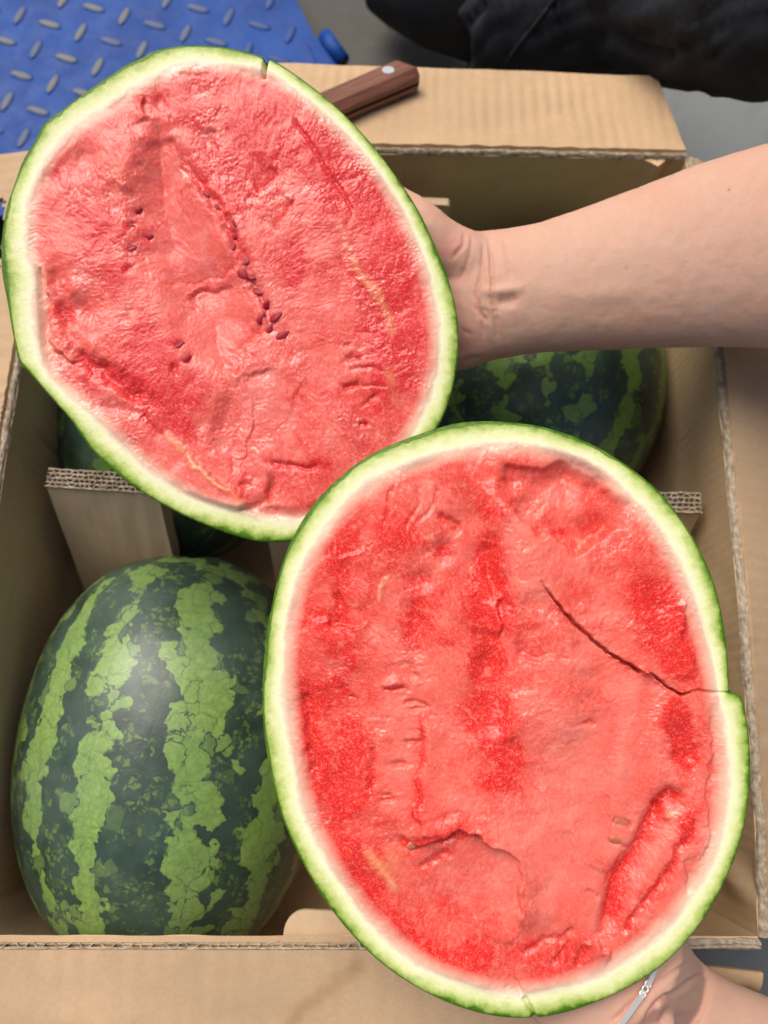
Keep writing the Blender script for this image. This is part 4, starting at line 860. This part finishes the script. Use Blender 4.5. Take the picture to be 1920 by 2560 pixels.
feat_l = [
    ('red', 800, 1780, 110, 420, 0, 0.42), ('red', 930, 1380, 170, 190, 10, 0.38), ('red', 1610, 1480, 110, 200, -28, 0.36), ('red', 1000, 2260, 230, 120, 30, 0.36), ('red', 1230, 1600, 70, 330, 0, 0.34), ('red', 1690, 1800, 60, 120, 0, 0.3), ('red', 1240, 2400, 220, 70, 0, 0.3), ('red', 1480, 1290, 110, 90, 20, 0.2),
    ('crack', L6([(415, 960), (470, 1030), (530, 1110), (620, 1210), (740, 1320), (840, 1400), (1030, 1512)]), 6.0, 8.0), ('crack', L6([(1085, 1510), (1180, 1595), (1275, 1655), (1330, 1640)]), 4.5, 7.0), ('line', L6([(1290, 1655), (1380, 1625), (1450, 1642), (1530, 1640), (1590, 1643)]), 3.5, 1.4),
    ('cliff', L6([(400, 940), (530, 1110), (740, 1320), (1020, 1505), (1270, 1650)]), 1.6, 90, 10, 0.15),
    ('blob', 1610, 1678, 12, 7, 30, 6.0, 0),
    ('pit', L6([(180, 280), (430, 300), (580, 250), (780, 340), (1000, 490), (930, 630), (830, 670), (720, 760), (640, 800), (560, 760), (470, 660), (430, 710), (360, 660), (280, 560), (180, 450)]), 2.2, 26),
    ('cliff', L6([(960, 620), (830, 665), (720, 760), (640, 800), (560, 765), (480, 670), (430, 715), (360, 660), (280, 560), (190, 440)]), 3.6, 90, 10, 0.12),
    ('cliff', L6([(170, 230), (300, 265), (430, 268), (520, 230), (580, 205)]), 2.6, 50, 12, 0.1),
    ('blob', 1480, 1335, 60, 34, 10, -2.2, 0.25), ('yel', 1455, 1350, 16, 8, 20, 0.7), ('blob', 1360, 1300, 40, 30, 0, 1.2, 0.1), ('red', 1400, 1330, 18, 12, 0, 0.6),
    ('ridge', [(1225, 1180), (1240, 1240), (1290, 1330), (1360, 1480), (1400, 1640), (1430, 1900)], 60, 4.0, 0), ('valley', [(1180, 1180), (1200, 1320), (1215, 1450), (1225, 1640), (1250, 1860)], 40, 3.0, 0.1), ('pale', 1330, 1430, 50, 130, -20, 0.3), ('pale', 1440, 1900, 60, 180, 0, 0.35), ('pale', 1400, 2130, 120, 120, 0, 0.35),
    ('red', 1217, 1408, 30, 80, 0, 0.95), ('red', 1255, 1500, 22, 60, -10, 0.8), ('red', 1215, 1662, 34, 40, 0, 1.0), ('red', 1230, 1560, 40, 80, 0, 0.5), ('red', 1245, 1840, 34, 60, 15, 1.0), ('red', 1285, 1880, 24, 44, -30, 0.9), ('red', 1255, 1955, 60, 26, 10, 0.8), ('red', 1200, 1790, 40, 60, 0, 0.5),
    ('groove', [(1217, 1350), (1222, 1420), (1245, 1480), (1262, 1540)], 18, 2.4, 0.2), ('cliff', [(1262, 1480), (1248, 1520), (1258, 1560), (1240, 1600)], -1.8, 60, 8, 0.1), ('blob', 1215, 1660, 26, 30, 0, -2.4, 0.2), ('blob', 1275, 1865, 22, 26, 0, -1.6, 0.2), ('blob', 1300, 1790, 60, 90, 20, 3.4, 0), ('blob', 1090, 2280, 110, 90, 20, -3.0, 0.05), ('blob', 860, 1850, 60, 220, 0, -1.8, 0), ('blob', 1420, 1200, 90, 60, 20, -2.5, 0),
    ('cliff', L6([(600, 1420), (540, 1450), (470, 1435), (400, 1455), (330, 1430), (250, 1430)]), 2.0, 50, 12, 0.05),
    ('cliff', L7([(1060, 20), (1075, 90), (1130, 130)]), 1.2, 40, 7, 0.1),
    ('cliff', L7([(1020, 1210), (1095, 1150), (1050, 1050), (1092, 950), (1072, 830), (1112, 650), (1112, 560), (1075, 480), (1090, 410), (1180, 380)]), -2.6, 90, 7, 0.15),
    ('groove', L7([(1190, 390), (1100, 430), (1120, 560), (1125, 660), (1095, 830), (1108, 950), (1070, 1050), (1110, 1150)]), 10, 1.6, 0.6),
    ('blob', 983, 1709, 26, 15, -10, 2.2, 0.15), ('groove', [(955, 1722), (985, 1728), (1010, 1720)], 6, 1.2, 0.5), ('groove', L7([(990, 340), (1030, 320), (1100, 330), (1170, 350), (1090, 370), (1020, 365)]), 6, 1.8, 0.35), ('blob', 1000, 1908, 22, 8, 0, -2.4, 0.4), ('groove', L7([(1000, 610), (1050, 600), (1105, 605)]), 6, 2.0, 0.4), ('groove', L7([(820, 1000), (880, 990), (930, 985)]), 7, 1.3, 0.3), ('groove', L7([(830, 950), (900, 955)]), 6, 1.0, 0.3),
    ('pale', 1010, 1770, 45, 26, 0, 0.4), ('pale', 1000, 1900, 40, 60, 0, 0.35),
    ('groove', L7([(300, 230), (330, 330), (345, 450), (360, 600), (370, 720), (385, 850)]), 17, 2.6, 0.9), ('groove', L7([(560, 190), (620, 297), (690, 300)]), 5, 0.8, 0.3),
    ('red', 860, 1800, 90, 180, 0, 0.45), ('red', 860, 2010, 80, 70, 0, 0.55), ('red', 900, 2160, 55, 60, 0, 0.95), ('red', 920, 2200, 40, 30, 0, 0.8), ('red', 950, 2350, 120, 70, 30, 0.4),
    ('groove', L7([(770, 620), (790, 720), (770, 850), (740, 980)]), 10, 1.4, 0.4),
    ('ridge', L7([(730, 1300), (760, 1400), (850, 1480), (900, 1580), (950, 1660)]), 12, 0.6, 0.75), ('yel', 975, 2150, 26, 30, 20, 0.45), ('ridge', L7([(800, 480), (830, 540), (790, 610)]), 9, 0.4, 0.25),
    ('cliff', L8([(270, 1480), (282, 1260), (290, 1110), (270, 1000), (200, 950), (100, 900), (10, 830)])[:]+[(1189, 2085), (1149, 2068), (1100, 2100), (1048, 2119), (990, 2118)], -4.2, 75, 10, 0.25),
    ('groove', L7([(940, 1290), (1050, 1310), (1150, 1270), (1260, 1240), (1370, 1200)]), 12, 2.0, 0.6), ('groove', L7([(1100, 1470), (1200, 1420), (1330, 1340)]), 11, 1.6, 0.5), ('red', 1165, 2085, 30, 16, 0, 0.6),
    ('valley', L8([(1260, 540), (1200, 620), (1130, 710), (1050, 880), (950, 1030), (880, 1130), (840, 1300), (800, 1440), (815, 1520)])[::-1], 28, 5.5, 0.8), ('pale', 1640, 2140, 26, 120, 32, 0.35),
    ('cliff', L8([(680, 1500), (760, 1495), (800, 1525), (860, 1545)]), -2.0, 30, 7, 0.1),
    ('cliff', L8([(1120, 700), (1080, 800), (1020, 900), (930, 1010), (860, 1110), (800, 1230)]), 0.8, 50, 8, 0.1),
    ('groove', L8([(1340, 780), (1290, 890), (1160, 1130), (1080, 1240), (1000, 1330), (940, 1420), (880, 1460)]), 10, 1.5, 0.6), ('red', 1718, 2060, 22, 50, 25, 0.85), ('ridge', L8([(1240, 830), (1130, 980), (960, 1280), (900, 1400), (840, 1480)]), 8, 0.5, 0),
    ('blob', 1713, 1850, 30, 70, -15, -3.0, 0.9), ('blob', 1722, 1895, 34, 26, 20, -2.0, 0.6), ('red', 1690, 1800, 30, 50, -20, 0.8), ('red', 1690, 1600, 40, 90, -25, 0.8), ('red', 1632, 1502, 40, 50, -35, 1.0), ('red', 1690, 1660, 40, 50, -20, 0.7), ('blob', 1632, 1500, 26, 34, -30, -1.4, 0),
    ('cliff', L8([(1370, 1030), (1430, 900), (1450, 760), (1420, 620), (1470, 350), (1450, 150), (1400, 60)]), 1.6, 45, 7, 0.1), ('cliff', L8([(1290, 1210), (1310, 1120), (1270, 980)]), 1.2, 40, 7, 0.1),
    ('blob', 1668, 2040, 16, 14, 0, 2.6, -0.3), ('yel', 1682, 2036, 9, 8, 0, 0.5), ('blob', 1646, 2024, 12, 14, 0, -2.6, 0.6),
    ('groove', L8([(860, 755), (920, 780), (980, 790)]), 7, 1.8, 0.3), ('groove', L8([(830, 890), (900, 905), (950, 930)]), 6, 1.2, 0.2), ('groove', L8([(720, 1050), (820, 1095)]), 6, 1.0, 0.2), ('groove', L8([(700, 1190), (780, 1225)]), 6, 1.2, 0.1), ('blob', 1468, 1809, 18, 7, 0, -1.2, 0.5),
    ('pale', 1570, 1800, 26, 60, 10, 0.6), ('pale', 1545, 1960, 36, 60, 10, 0.5), ('pale', 1560, 2120, 40, 36, 20, 0.3), ('blob', 1560, 1890, 30, 80, 8, 1.2, 0),
    ('groove', [(1290, 2441), (1300, 2470), (1313, 2499), (1330, 2530), (1342, 2556)], 6, 2.2, 0.2), ('rimcut', [(1313, 2499), (1330, 2530), (1344, 2560)], 6, 2.4), ('cliff', [(1291, 2350), (1285, 2400), (1290, 2441), (1313, 2499), (1342, 2556)], 1.6, 50, 8, 0.1),
    ('line', L8([(285, 1120), (283, 1260), (272, 1490)]), 5, -1.0), ('groove', L8([(310, 1560), (420, 1510), (560, 1450), (640, 1420)]), 10, 1.4, 0.3), ('groove', L8([(500, 1660), (540, 1560), (600, 1480)]), 8, 1.2, 0.15), ('groove', L8([(640, 1640), (680, 1560), (730, 1520)]), 8, 1.2, 0.15),
    ('groove', L5([(1240, 620), (1280, 660), (1350, 690), (1360, 760)]), 10, 2.4, 0.3), ('blob', 1109, 1376, 28, 22, 20, -3.2, 0.6), ('yel', 1075, 1345, 18, 7, 10, 0.7), ('blob', 1060, 1450, 26, 22, 0, -1.6, 0.4),
    ('blob', 850, 1505, 14, 34, -20, -1.8, 0.6), ('blob', 845, 1560, 30, 24, 10, -2.4, 0.8), ('cliff', L5([(470, 1300), (520, 1400), (640, 1410), (760, 1370)]), -1.6, 40, 7, 0.1), ('cliff', L5([(520, 850), (560, 900), (660, 880), (740, 850)]), -1.0, 40, 7, 0.1), ('red', 980, 1330, 60, 50, 0, 0.7), ('red', 870, 1350, 60, 50, 0, 0.35), ('red', 1060, 1500, 50, 50, 0, 0.4), ('blob', 1040, 1560, 28, 60, 0, -2.0, 0.5),
    ('ridge', L5([(890, 1020), (870, 1090), (835, 1190), (820, 1240)]), 6, 0.5, 0.75), ('blob', 900, 1480, 26, 40, 20, 1.2, 0), ('pale', 1110, 1550, 22, 26, 0, 0.5), ('pale', 1115, 1415, 16, 14, 0, 0.6),
    ('groove', L5([(900, 430), (890, 560), (860, 700)]), 5, 0.8, 0.1), ('groove', L5([(1100, 420), (1090, 560), (1020, 720)]), 5, 0.7, 0.1), ('groove', L5([(1230, 430), (1200, 560), (1100, 680)]), 5, 0.7, 0.1),
    ('cliff', [(1700, 1480), (1720, 1500), (1710, 1600), (1735, 1650), (1745, 1700)], -1.4, 50, 7, 0.0), ('pale', 1730, 1560, 24, 80, -8, 0.3),
    ('rimcut', [(1746, 1726), (1790, 1732), (1840, 1732)], 3, 0.9),
]
half_u, dome_u, seeds_u, MU = half('upper half of cut watermelon showing a curved row of dark red seeds', up_out, up_in, 0.425, (0.02, -0.02), 0.108, -16, m_flesh_a, m_skin_c, feat_u)
half_l, dome_l, seeds_l, ML = half('lower nearer half of cut watermelon with a long crack and chipped rind', lo_out, lo_in, 0.355, (-0.06, 0.03), 0.108, -6, m_flesh_b, m_skin_c, feat_l, wb=0.10)
sd_ = U1([(870, 222), (950, 320), (1068, 440), (1080, 515), (1052, 600), (1150, 685), (1125, 785), (1205, 800), (1235, 900), (1300, 985), (1252, 1090), (1352, 1082), (1312, 1165), (1400, 1212), (385, 330), (340, 445), (450, 512), (345, 600), (672, 1275), (732, 1375)])
an_ = [50, 40, 60, -40, -60, -35, 40, -10, 15, -50, -60, -35, -70, -35, -30, 10, -22, -15, -25, -45]
sc_ = [.75, .7, .7, .8, .8, .95, 1.05, 1.05, 1.25, 1.1, 1.05, 1.2, 1.0, 1.3, .8, .8, .95, .95, 1.15, 1.0]
seeds_u([(x, y, a, s) for (x, y), a, s in zip(sd_, an_, sc_)], m_seed, 'seed')
seeds_u([(679, 1206, -60, 0.8)], m_seed_p, 'pale_seed')
seeds_l([(1556, 2058, 16, 1.0), (1541, 2103, 20, .9), (1495, 2180, 22, .8), (1032, 2112, -12, .8)], m_seed_p, 'pale_seed')
# ------------------------------------------------------------------ knife lying on the far flap
kz = FARN; kb = FARP+FARN*0.0008
k_end = onplane(1034, 172, kb+kz*0.012, kz); k_in = onplane(810, 268, kb+kz*0.012, kz)
kx = nrm(k_in-k_end); ky = np.cross(kz, kx)
k0 = k_end-kz*0.012+kx*0.0
knife = thing('knife', tuple(k0), 'kitchen knife with a riveted brown wooden handle lying on the far box flap', 'knife')
KM = np.stack([kx, ky, kz], 1)
def kk(p): return k0+KM@np.asarray(p, float)
hw, hl = 0.0132, 0.115
def scale_part(z0, z1, up, lab=None):
    prof = [(-hw, z0), (hw, z0), (hw, z0+(z1-z0)*(0.42 if up else 1)), (hw*0.60, z1), (-hw*0.60, z1), (-hw, z0+(z1-z0)*(0.42 if up else 1))]
    if not up: prof = [(-hw, z1), (-hw, z0+(z1-z0)*.5), (-hw*.62, z0), (hw*.62, z0), (hw, z0+(z1-z0)*.5), (hw, z1)]
    st = [(0.0, 0.62, 0.65), (0.0012, 0.80, 0.85), (0.005, 1.0, 1.0), (0.03, 1.0, 1), (0.06, 0.95, 1), (0.09, 0.95, 1), (hl, 0.9, 1)]
    zm = z0 if up else z1; V = []
    for x, sy, sz in st:
        # butt end is cut at a slant
        for (y, z) in prof: V.append(kk((x+(0.010*max(0, -y/hw)+0.001 if x < 0.02 else 0)*(1-x/0.03)*1.0, y*sy, zm+(z-zm)*sz)))
    n = len(prof); Fc = [(i*n+k, i*n+(k+1) % n, (i+1)*n+(k+1) % n, (i+1)*n+k) for i in range(len(st)-1) for k in range(n)]+[tuple(range(n))[::-1], tuple((len(st)-1)*n+k for k in range(n))]
    o = mk('handle_scale', V, Fc, m_wood, knife, False)
    bv = o.modifiers.new('b', 'BEVEL'); bv.width = 0.0009; bv.segments = 2; bv.limit_method = 'ANGLE'
    # wood grain follows the handle: turn the object's own axes with it
    Mx = np.eye(4); Mx[:3, :3] = KM; me = o.data; co = np.array([v.co for v in me.vertices])@KM
    me.vertices.foreach_set('co', co.astype(np.float32).ravel()); o.matrix_local = Matrix(Mx.tolist()); me.update(); return o
scale_part(0.0010, 0.0075, False); scale_part(0.0097, 0.0185, True)
mb = MB(); mb.prism([kk((0.0022, -hw*.85, 0)), kk((hl, -hw*.8, 0)), kk((hl, hw*.8, 0)), kk((0.0022, hw*.8, 0))], kz*0.0074, kz*0.0098); mb.build('tang', m_tang, knife)
for xr in (0.0235, 0.092):
    q = [kk((xr+0.0046*math.cos(a), -0.001+0.0046*math.sin(a), 0)) for a in np.linspace(0, 2*math.pi, 24, endpoint=False)]
    mb = MB(); mb.prism(q, kz*0.0005, kz*0.0189); mb.build('rivet', m_rivet, knife)
bl = [kk(p) for p in ((hl-.002, -0.012, 0), (hl+0.15, -0.010, 0), (hl+0.175, 0.004, 0), (hl+0.14, 0.022, 0), (hl-.002, 0.024, 0))]
mb = MB(); mb.prism(bl, kz*0.0078, kz*0.0094); mb.build('blade', m_steel, knife)

# ------------------------------------------------------------------ the person: two bare arms, black trousers, shoe
person = thing('person', (0.45, 0.12, 0.0), 'person in black trousers reaching in from the right, holding both melon halves on open palms', 'person')
def fuse(name, shapes, voxel, smooth, mat, parent, post=None, iters=8):
    V = []; Fc = []
    for v, f in shapes:
        b = len(V); V += [tuple(x) for x in v]; Fc += [tuple(i+b for i in q) for q in f]
    o = mk('tmp', V, Fc, None); o.data.update()
    md = o.modifiers.new('r', 'REMESH'); md.mode = 'VOXEL'; md.voxel_size = voxel
    ms = o.modifiers.new('s', 'SMOOTH'); ms.factor = smooth; ms.iterations = iters
    dg = bpy.context.evaluated_depsgraph_get(); me = bpy.data.meshes.new_from_object(o.evaluated_get(dg))
    n = len(me.vertices); co = np.zeros(n*3, np.float32); me.vertices.foreach_get('co', co); no = np.zeros(n*3, np.float32); me.vertices.foreach_get('normal', no)
    qs = [tuple(p.vertices) for p in me.polygons]
    bpy.data.objects.remove(o)
    return co.reshape(-1, 3).astype(float), no.reshape(-1, 3).astype(float), qs
def skin_detail(co, no, creases, ridges, flush, moles):
    p = proj(co); x, y = p[:, 0], p[:, 1]; d = np.zeros(len(co)); fl = np.zeros(len(co)); mo = np.zeros(len(co))
    face = np.clip(-(no@F), 0, 1)
    jx, jy = x+2*vnoise(x/12, y/12, 5), y+2*vnoise(x/12, y/12, 6)
    near = (x > 900) & (x < 2300) & (y > 300) & (y < 3000)
    for pts, w, dp in creases:
        dd, s, t = pldist(jx, jy, pts); e = sst(0, .2, t)*sst(1, .8, t)*0.85+0.15
        g_ = np.exp(-(dd/w)**2)*e*face; d -= 1.5*dp*g_; fl += 0.40*np.exp(-(dd/(w*0.9))**2)*e*face
        d += dp*0.28*np.exp(-((dd-w*2.2)/(w*1.4))**2)*e*face
    for pts, w, hp in ridges:
        dd, s, t = pldist(x, y, pts); d += hp*np.exp(-(dd/w)**2)*sst(0, .3, t)*sst(1, .7, t)*face
    for (x0, y0, rx, ry, a) in flush: fl += a*np.exp(-((x-x0)/rx)**2-((y-y0)/ry)**2)*(1+.5*vnoise(x/25, y/25, 9))
    for (x0, y0, r) in moles: mo += face*np.clip(1.2-np.hypot(x-x0, y-y0)/r, 0, 1)
    d += 0.00025*fbm(x/50, y/50, 3, 3)
    return co+no*d[:, None], np.clip(fl, 0, 1), np.clip(mo, 0, 0.8)
TOCAM = -F
def hand(dome_pt, wrist_px, wrist_d, fore, palm, thumb, fingers):
    """fore: (px,py,depth,half width px,half thick m); palm: (px,py,half width px, half thick, depth offset behind dome)"""
    sh = []
    pts = []; rad = []
    for x, y, d, hwp, ht in fore: pts.append(at(x, y, d)); rad.append((hwp*d/FPX, ht))
    for x, y, hwp, ht, off in palm:
        P = dome_pt(x, y, off+ht); d = (P-CAM)@F; pts.append(P); rad.append((hwp*d/FPX, ht))
    sh.append(tube(pts, rad, 40, ref=TOCAM))
    P = []; Rr = []
    for x, y, r, off in thumb: P.append(dome_pt(x, y, off+r)); Rr.append(r)
    sh.append(tube(spl3(P, 24), np.interp(np.linspace(0, 1, 24), np.linspace(0, 1, len(Rr)), Rr)*np.concatenate([np.ones(21), [.95, .8, .5]]), 20))
    for ch in fingers:
        P = [dome_pt(x, y, off+r) for x, y, r, off in ch]; Rr = [c[2] for c in ch]
        sh.append(tube(spl3(P, 30), np.interp(np.linspace(0, 1, 30), np.linspace(0, 1, len(Rr)), Rr)*np.concatenate([np.ones(27), [.95, .8, .5]]), 16))
    return sh
def spl3(P, n): return spline(np.array(P), n)
# right arm, palm up under the upper half: fingers point left behind the melon
fore_u = [(2330, 610, 0.50, 330, 0.044), (2120, 615, 0.487, 290, 0.042), (1920, 620, 0.475, 252, 0.038), (1770, 643, 0.470, 227, 0.035), (1620, 673, 0.465, 200, 0.032), (1480, 700, 0.463, 177, 0.029), (1370, 719, 0.462, 160, 0.0265), (1290, 730, 0.463, 157, 0.025), (1215, 741, 0.466, 160, 0.0245), (1165, 750, 0.470, 172, 0.0245)]
palm_u = [(1090, 752, 198, 0.022, -0.006), (1020, 740, 205, 0.0175, -0.001), (950, 735, 200, 0.015, 0.001), (880, 735, 188, 0.0125, 0.001)]
thumb_u = [(1190, 672, 0.019, 0.013), (1105, 630, 0.0185, 0.010), (1035, 567, 0.0165, 0.007), (965, 505, 0.0125, 0.003), (890, 450, 0.0105, 0.001), (820, 400, 0.0095, 0.001)]
fing_u = [[(900, 600, .0105, .001), (810, 560, .0098, .001), (710, 520, .0088, .001), (630, 495, .0078, .001)],
          [(890, 690, .0108, .001), (780, 680, .0100, .001), (670, 665, .0090, .001), (575, 650, .0080, .001)],
          [(890, 775, .0103, .001), (785, 790, .0096, .001), (680, 800, .0086, .001), (595, 800, .0076, .001)],
          [(900, 855, .0092, .001), (815, 890, .0083, .001), (740, 920, .0074, .001), (675, 940, .0066, .001)]]
co, no, qs = fuse('arm', hand(dome_u, None, None, fore_u, palm_u, thumb_u, fing_u), 0.0011, 0.6, None, None, iters=26)
W7 = lambda l: [(1000+.2893*x, 440+.2893*y) for x, y in l]
cr_u = [(W7([(765, 540), (785, 700), (800, 900), (795, 1000), (810, 1130), (832, 1280), (838, 1400), (850, 1500)]), 4.5, 0.0011), (W7([(600, 490), (618, 560), (600, 700), (545, 830), (490, 940)]), 4.5, 0.0004), (W7([(715, 540), (718, 680), (712, 800), (680, 930), (655, 1050), (690, 1150), (715, 1260), (722, 1380), (715, 1470)]), 5, 0.0008),
        (W7([(885, 520), (910, 640), (940, 780), (950, 900)]), 6, 0.0004), (W7([(560, 480), (545, 600), (450, 720)]), 5, 0.0005), (W7([(640, 1120), (700, 1190), (760, 1260)]), 5, 0.0006), (W7([(700, 1130), (760, 1180), (790, 1240)]), 4, 0.0004), (W7([(520, 1620), (600, 1580), (700, 1560)]), 6, 0.0007), (W7([(530, 1330), (620, 1370)]), 5, 0.0003), (W7([(830, 1090), (930, 1085), (1020, 1060)]), 14, 0.0009)]
ri_u = [(W7([(640, 990), (800, 1000), (950, 985), (1120, 960)]), 13, 0.0012), ([(1340, 735), (1480, 740), (1620, 730)], 26, 0.0006)]
co, fl_, mo_ = skin_detail(co, no, cr_u, ri_u, [(1130, 620, 30, 25, .7), (1150, 850, 55, 60, .5), (1130, 720, 90, 190, .25), (1820, 620, 8, 8, .3), (1567, 668, 6, 6, .6)], [(1822, 474, 3.4), (1867, 487, 2.2)])
body = [(co, qs, fl_, mo_)]
# left arm from the lower right, wrist bent under the lower half
fore_l = [(2560, 3180, 0.47, 300, 0.042), (2330, 3020, 0.452, 282, 0.040), (2120, 2880, 0.436, 260, 0.037), (1950, 2765, 0.425, 236, 0.034), (1820, 2680, 0.418, 212, 0.030), (1730, 2620, 0.414, 192, 0.027), (1655, 2560, 0.413, 182, 0.0245), (1600, 2510, 0.415, 184, 0.024)]
palm_l = [(1530, 2445, 205, 0.022, -0.010), (1460, 2375, 215, 0.018, -0.002), (1395, 2290, 208, 0.015, 0.001), (1340, 2210, 195, 0.0125, 0.001)]
thumb_l = [(1640, 2610, 0.019, -0.006), (1540, 2560, 0.018, -0.004), (1430, 2500, 0.0155, 0.001), (1330, 2430, 0.0125, 0.001), (1240, 2370, 0.0105, 0.001), (1160, 2310, 0.0095, 0.001)]
fing_l = [[(1230, 2230, .0105, .001), (1160, 2130, .0098, .001), (1090, 2030, .0088, .001), (1040, 1940, .0078, .001)],
          [(1300, 2180, .0108, .001), (1240, 2070, .0100, .001), (1180, 1960, .0090, .001), (1140, 1860, .0080, .001)],
          [(1370, 2130, .0103, .001), (1330, 2020, .0096, .001), (1290, 1920, .0086, .001), (1260, 1840, .0076, .001)],
          [(1450, 2100, .0092, .001), (1440, 2010, .0083, .001), (1420, 1930, .0074, .001), (1405, 1870, .0066, .001)]]
shl = hand(dome_l, None, None, fore_l, palm_l, thumb_l, fing_l)
co, no, qs = fuse('arm', shl, 0.0011, 0.6, None, None, iters=26)
B_ = lambda l: [(1480+.2652*x, 2240+.2652*y) for x, y in l]
cr_l = [(B_([(910, 620), (850, 670), (760, 720), (650, 800), (560, 860), (480, 950), (400, 1050)]), 5, 0.0010), (B_([(1150, 750), (1060, 740), (980, 762), (900, 820), (830, 870), (760, 920), (690, 950), (620, 1000), (560, 1080), (480, 1200)]), 6, 0.0017), (B_([(800, 960), (700, 985), (600, 1010), (590, 1100), (520, 1200)]), 5, 0.0006), (B_([(700, 1040), (690, 1110), (630, 1210)]), 5, 0.0008), (B_([(400, 960), (300, 1080), (180, 1200)]), 5, 0.0008), (B_([(860, 560), (700, 690), (560, 830)]), 5, 0.0006)]
co, fl_, mo_ = skin_detail(co, no, cr_l, [(B_([(1000, 900), (900, 1000), (850, 1150)]), 30, 0.001)], [(1600, 2480, 80, 60, .25), (1560, 2540, 60, 40, .2)], [])
body.append((co, qs, fl_, mo_))
V = np.concatenate([body[0][0], body[1][0]]); n0 = len(body[0][0])
Fc = body[0][1]+[tuple(i+n0 for i in q) for q in body[1][1]]
quads = np.array([q for q in Fc if len(q) == 4]); 
mk('body', V, quads, m_skin, person, True, attrs={'flush': np.concatenate([body[0][2], body[1][2]]), 'mole': np.concatenate([body[0][3], body[1][3]])})
# bracelet: silver bars joined by small rings, around the left wrist
wc = at(1448, 2360, 0.422); ax_ = nrm(np.cross(at(1540, 2560, .4)-at(1610, 2465, .4), F)); ax_ = ax_ if ax_@RV > 0 else -ax_; e2 = nrm(TOCAM-ax_*(TOCAM@ax_)); e1 = np.cross(e2, ax_)
from mathutils.bvhtree import BVHTree
bvh = BVHTree.FromPolygons([tuple(v) for v in body[1][0]], body[1][1])
ring = []
for k in range(72):
    a = 2*math.pi*k/72; dirv = e1*math.cos(a)+e2*math.sin(a)
    hit = bvh.ray_cast(Vector(wc+dirv*0.12), Vector(-dirv), 0.119)
    ring.append(np.array(hit[0])+dirv*0.0022 if hit[0] is not None else wc+dirv*0.04)
ring = np.array(ring); LL = np.concatenate([[0], np.cumsum(np.linalg.norm(np.diff(np.vstack([ring, ring[:1]]), axis=0), axis=1))]); tot = LL[-1]
def rp(s): s = s % tot; return np.array([np.interp(s, LL, np.append(ring[:, i], ring[0, i])) for i in range(3)])
brc = None; nl_ = 11; seg = tot/nl_
for q in range(nl_):
    s0 = q*seg+0.002+0.004; p0 = rp(s0); p1 = rp(s0+seg*0.80); up_ = nrm((p0+p1)/2-wc); tv = nrm(p1-p0); up_ = nrm(up_-tv*(tv@up_)); sv = np.cross(tv, up_)
    mb = MB(); poly = [p0-tv*.0018, p0+sv*0.0011, p1+sv*0.0011, p1+tv*.0018, p1-sv*0.0011, p0-sv*0.0011]; mb.prism(poly, -up_*0.0006, up_*0.0008)
    if brc is None: brc = mb.build('bracelet', m_silver, person)
    else: mb.build('link', m_silver, brc)
    for s_ in (0.84, 0.92, 1.0):
        c = rp(s0+seg*s_-0.0005); mb = MB(); tq = [c+(tv*math.cos(a)+(sv if s_ != .88 else up_)*math.sin(a))*0.0014 for a in np.linspace(0, 2*math.pi, 17)]
        mb.tube(tq, 0.00055, 6); mb.build('ring', m_silver, brc, True)
# trousers: bent leg squatting beyond the box
dT = 0.80
def tp(x, y, d=dT): return at(x, y, d)
def leg(pts, n): return tube([at(x, y, d) for x, y, d, r in pts], [r*d/FPX for x, y, d, r in pts], n)
shp = [leg([(2420, -110, .50, 265), (2120, -60, .52, 255), (1920, -15, .55, 245), (1780, -25, .59, 228), (1620, -60, .64, 222), (1450, -30, .70, 195), (1290, 30, .75, 150), (1185, 95, .78, 88)], 24),
       leg([(1170, 120, .80, 85), (1250, 120, .80, 120), (1370, 110, .79, 140), (1490, 120, .78, 130), (1580, 140, .77, 95), (1640, 175, .76, 58), (1668, 200, .76, 32)], 24)]
co, no, qs = fuse('leg', shp, 0.006, 0.6, None, None, iters=14)
p = proj(co); x, y = p[:, 0], p[:, 1]
d = 0.0025*fbm(x/160, y/90, 2, 3)-0.004*np.clip(1-np.abs(vnoise((x*0.5+y)/75+.5*vnoise(x/120, y/120, 2), (x-y*.4)/330, 18))*3.2, 0, 1)+0.0012*(1-np.abs(vnoise((x+y*1.3)/90, (x-y)/300, 8)))
for pts, w_, dp in (([(1530, 90), (1600, 130), (1690, 150)], 14, .012), ([(1480, 0), (1500, 80), (1480, 170)], 22, .006), ([(1560, 60), (1640, 100), (1760, 130)], 16, .006), ([(1150, 70), (1190, 30), (1215, 0)], 12, .008), ([(1170, 170), (1160, 110), (1150, 60)], 20, .005)):
    dd, s, t = pldist(x, y, pts); d -= dp*np.exp(-(dd/w_)**2)*sst(0, .2, t)*sst(1, .8, t)
co2 = co+no*d[:, None]
trs = mk('trousers', co2, np.array([q for q in qs if len(q) == 4]), m_denim, person, True)
bv2 = BVHTree.FromPolygons([tuple(v) for v in co2], qs)
sp_ = []
for x_, y_ in spline([(1420, -40), (1385, 2), (1345, 55), (1300, 110), (1255, 172)], 40):
    r_ = nrm(ray(x_, y_)); hit = bv2.ray_cast(Vector(CAM), Vector(r_))
    if hit[0] is not None: sp_.append(np.array(hit[0])-r_*0.0005)
if len(sp_) > 4: mb = MB(); mb.tube(sp_, 0.0022, 6); mb.build('seam', m_seam, trs, True)
# black shoe, upper left of the trousers
shs = [tube([onz(935, -45, .05), onz(1005, -32, .055), onz(1090, -10, .07), onz(1180, 5, .09), onz(1280, -10, .11)], [(.030, .022), (.043, .036), (.047, .050), (.045, .060), (.042, .070)], 24)]
co, no, qs = fuse('shoe', shs, 0.004, 0.5, None, None, iters=8)
shoe = mk('shoe', co, np.array([q for q in qs if len(q) == 4]), m_shoe, person, True)
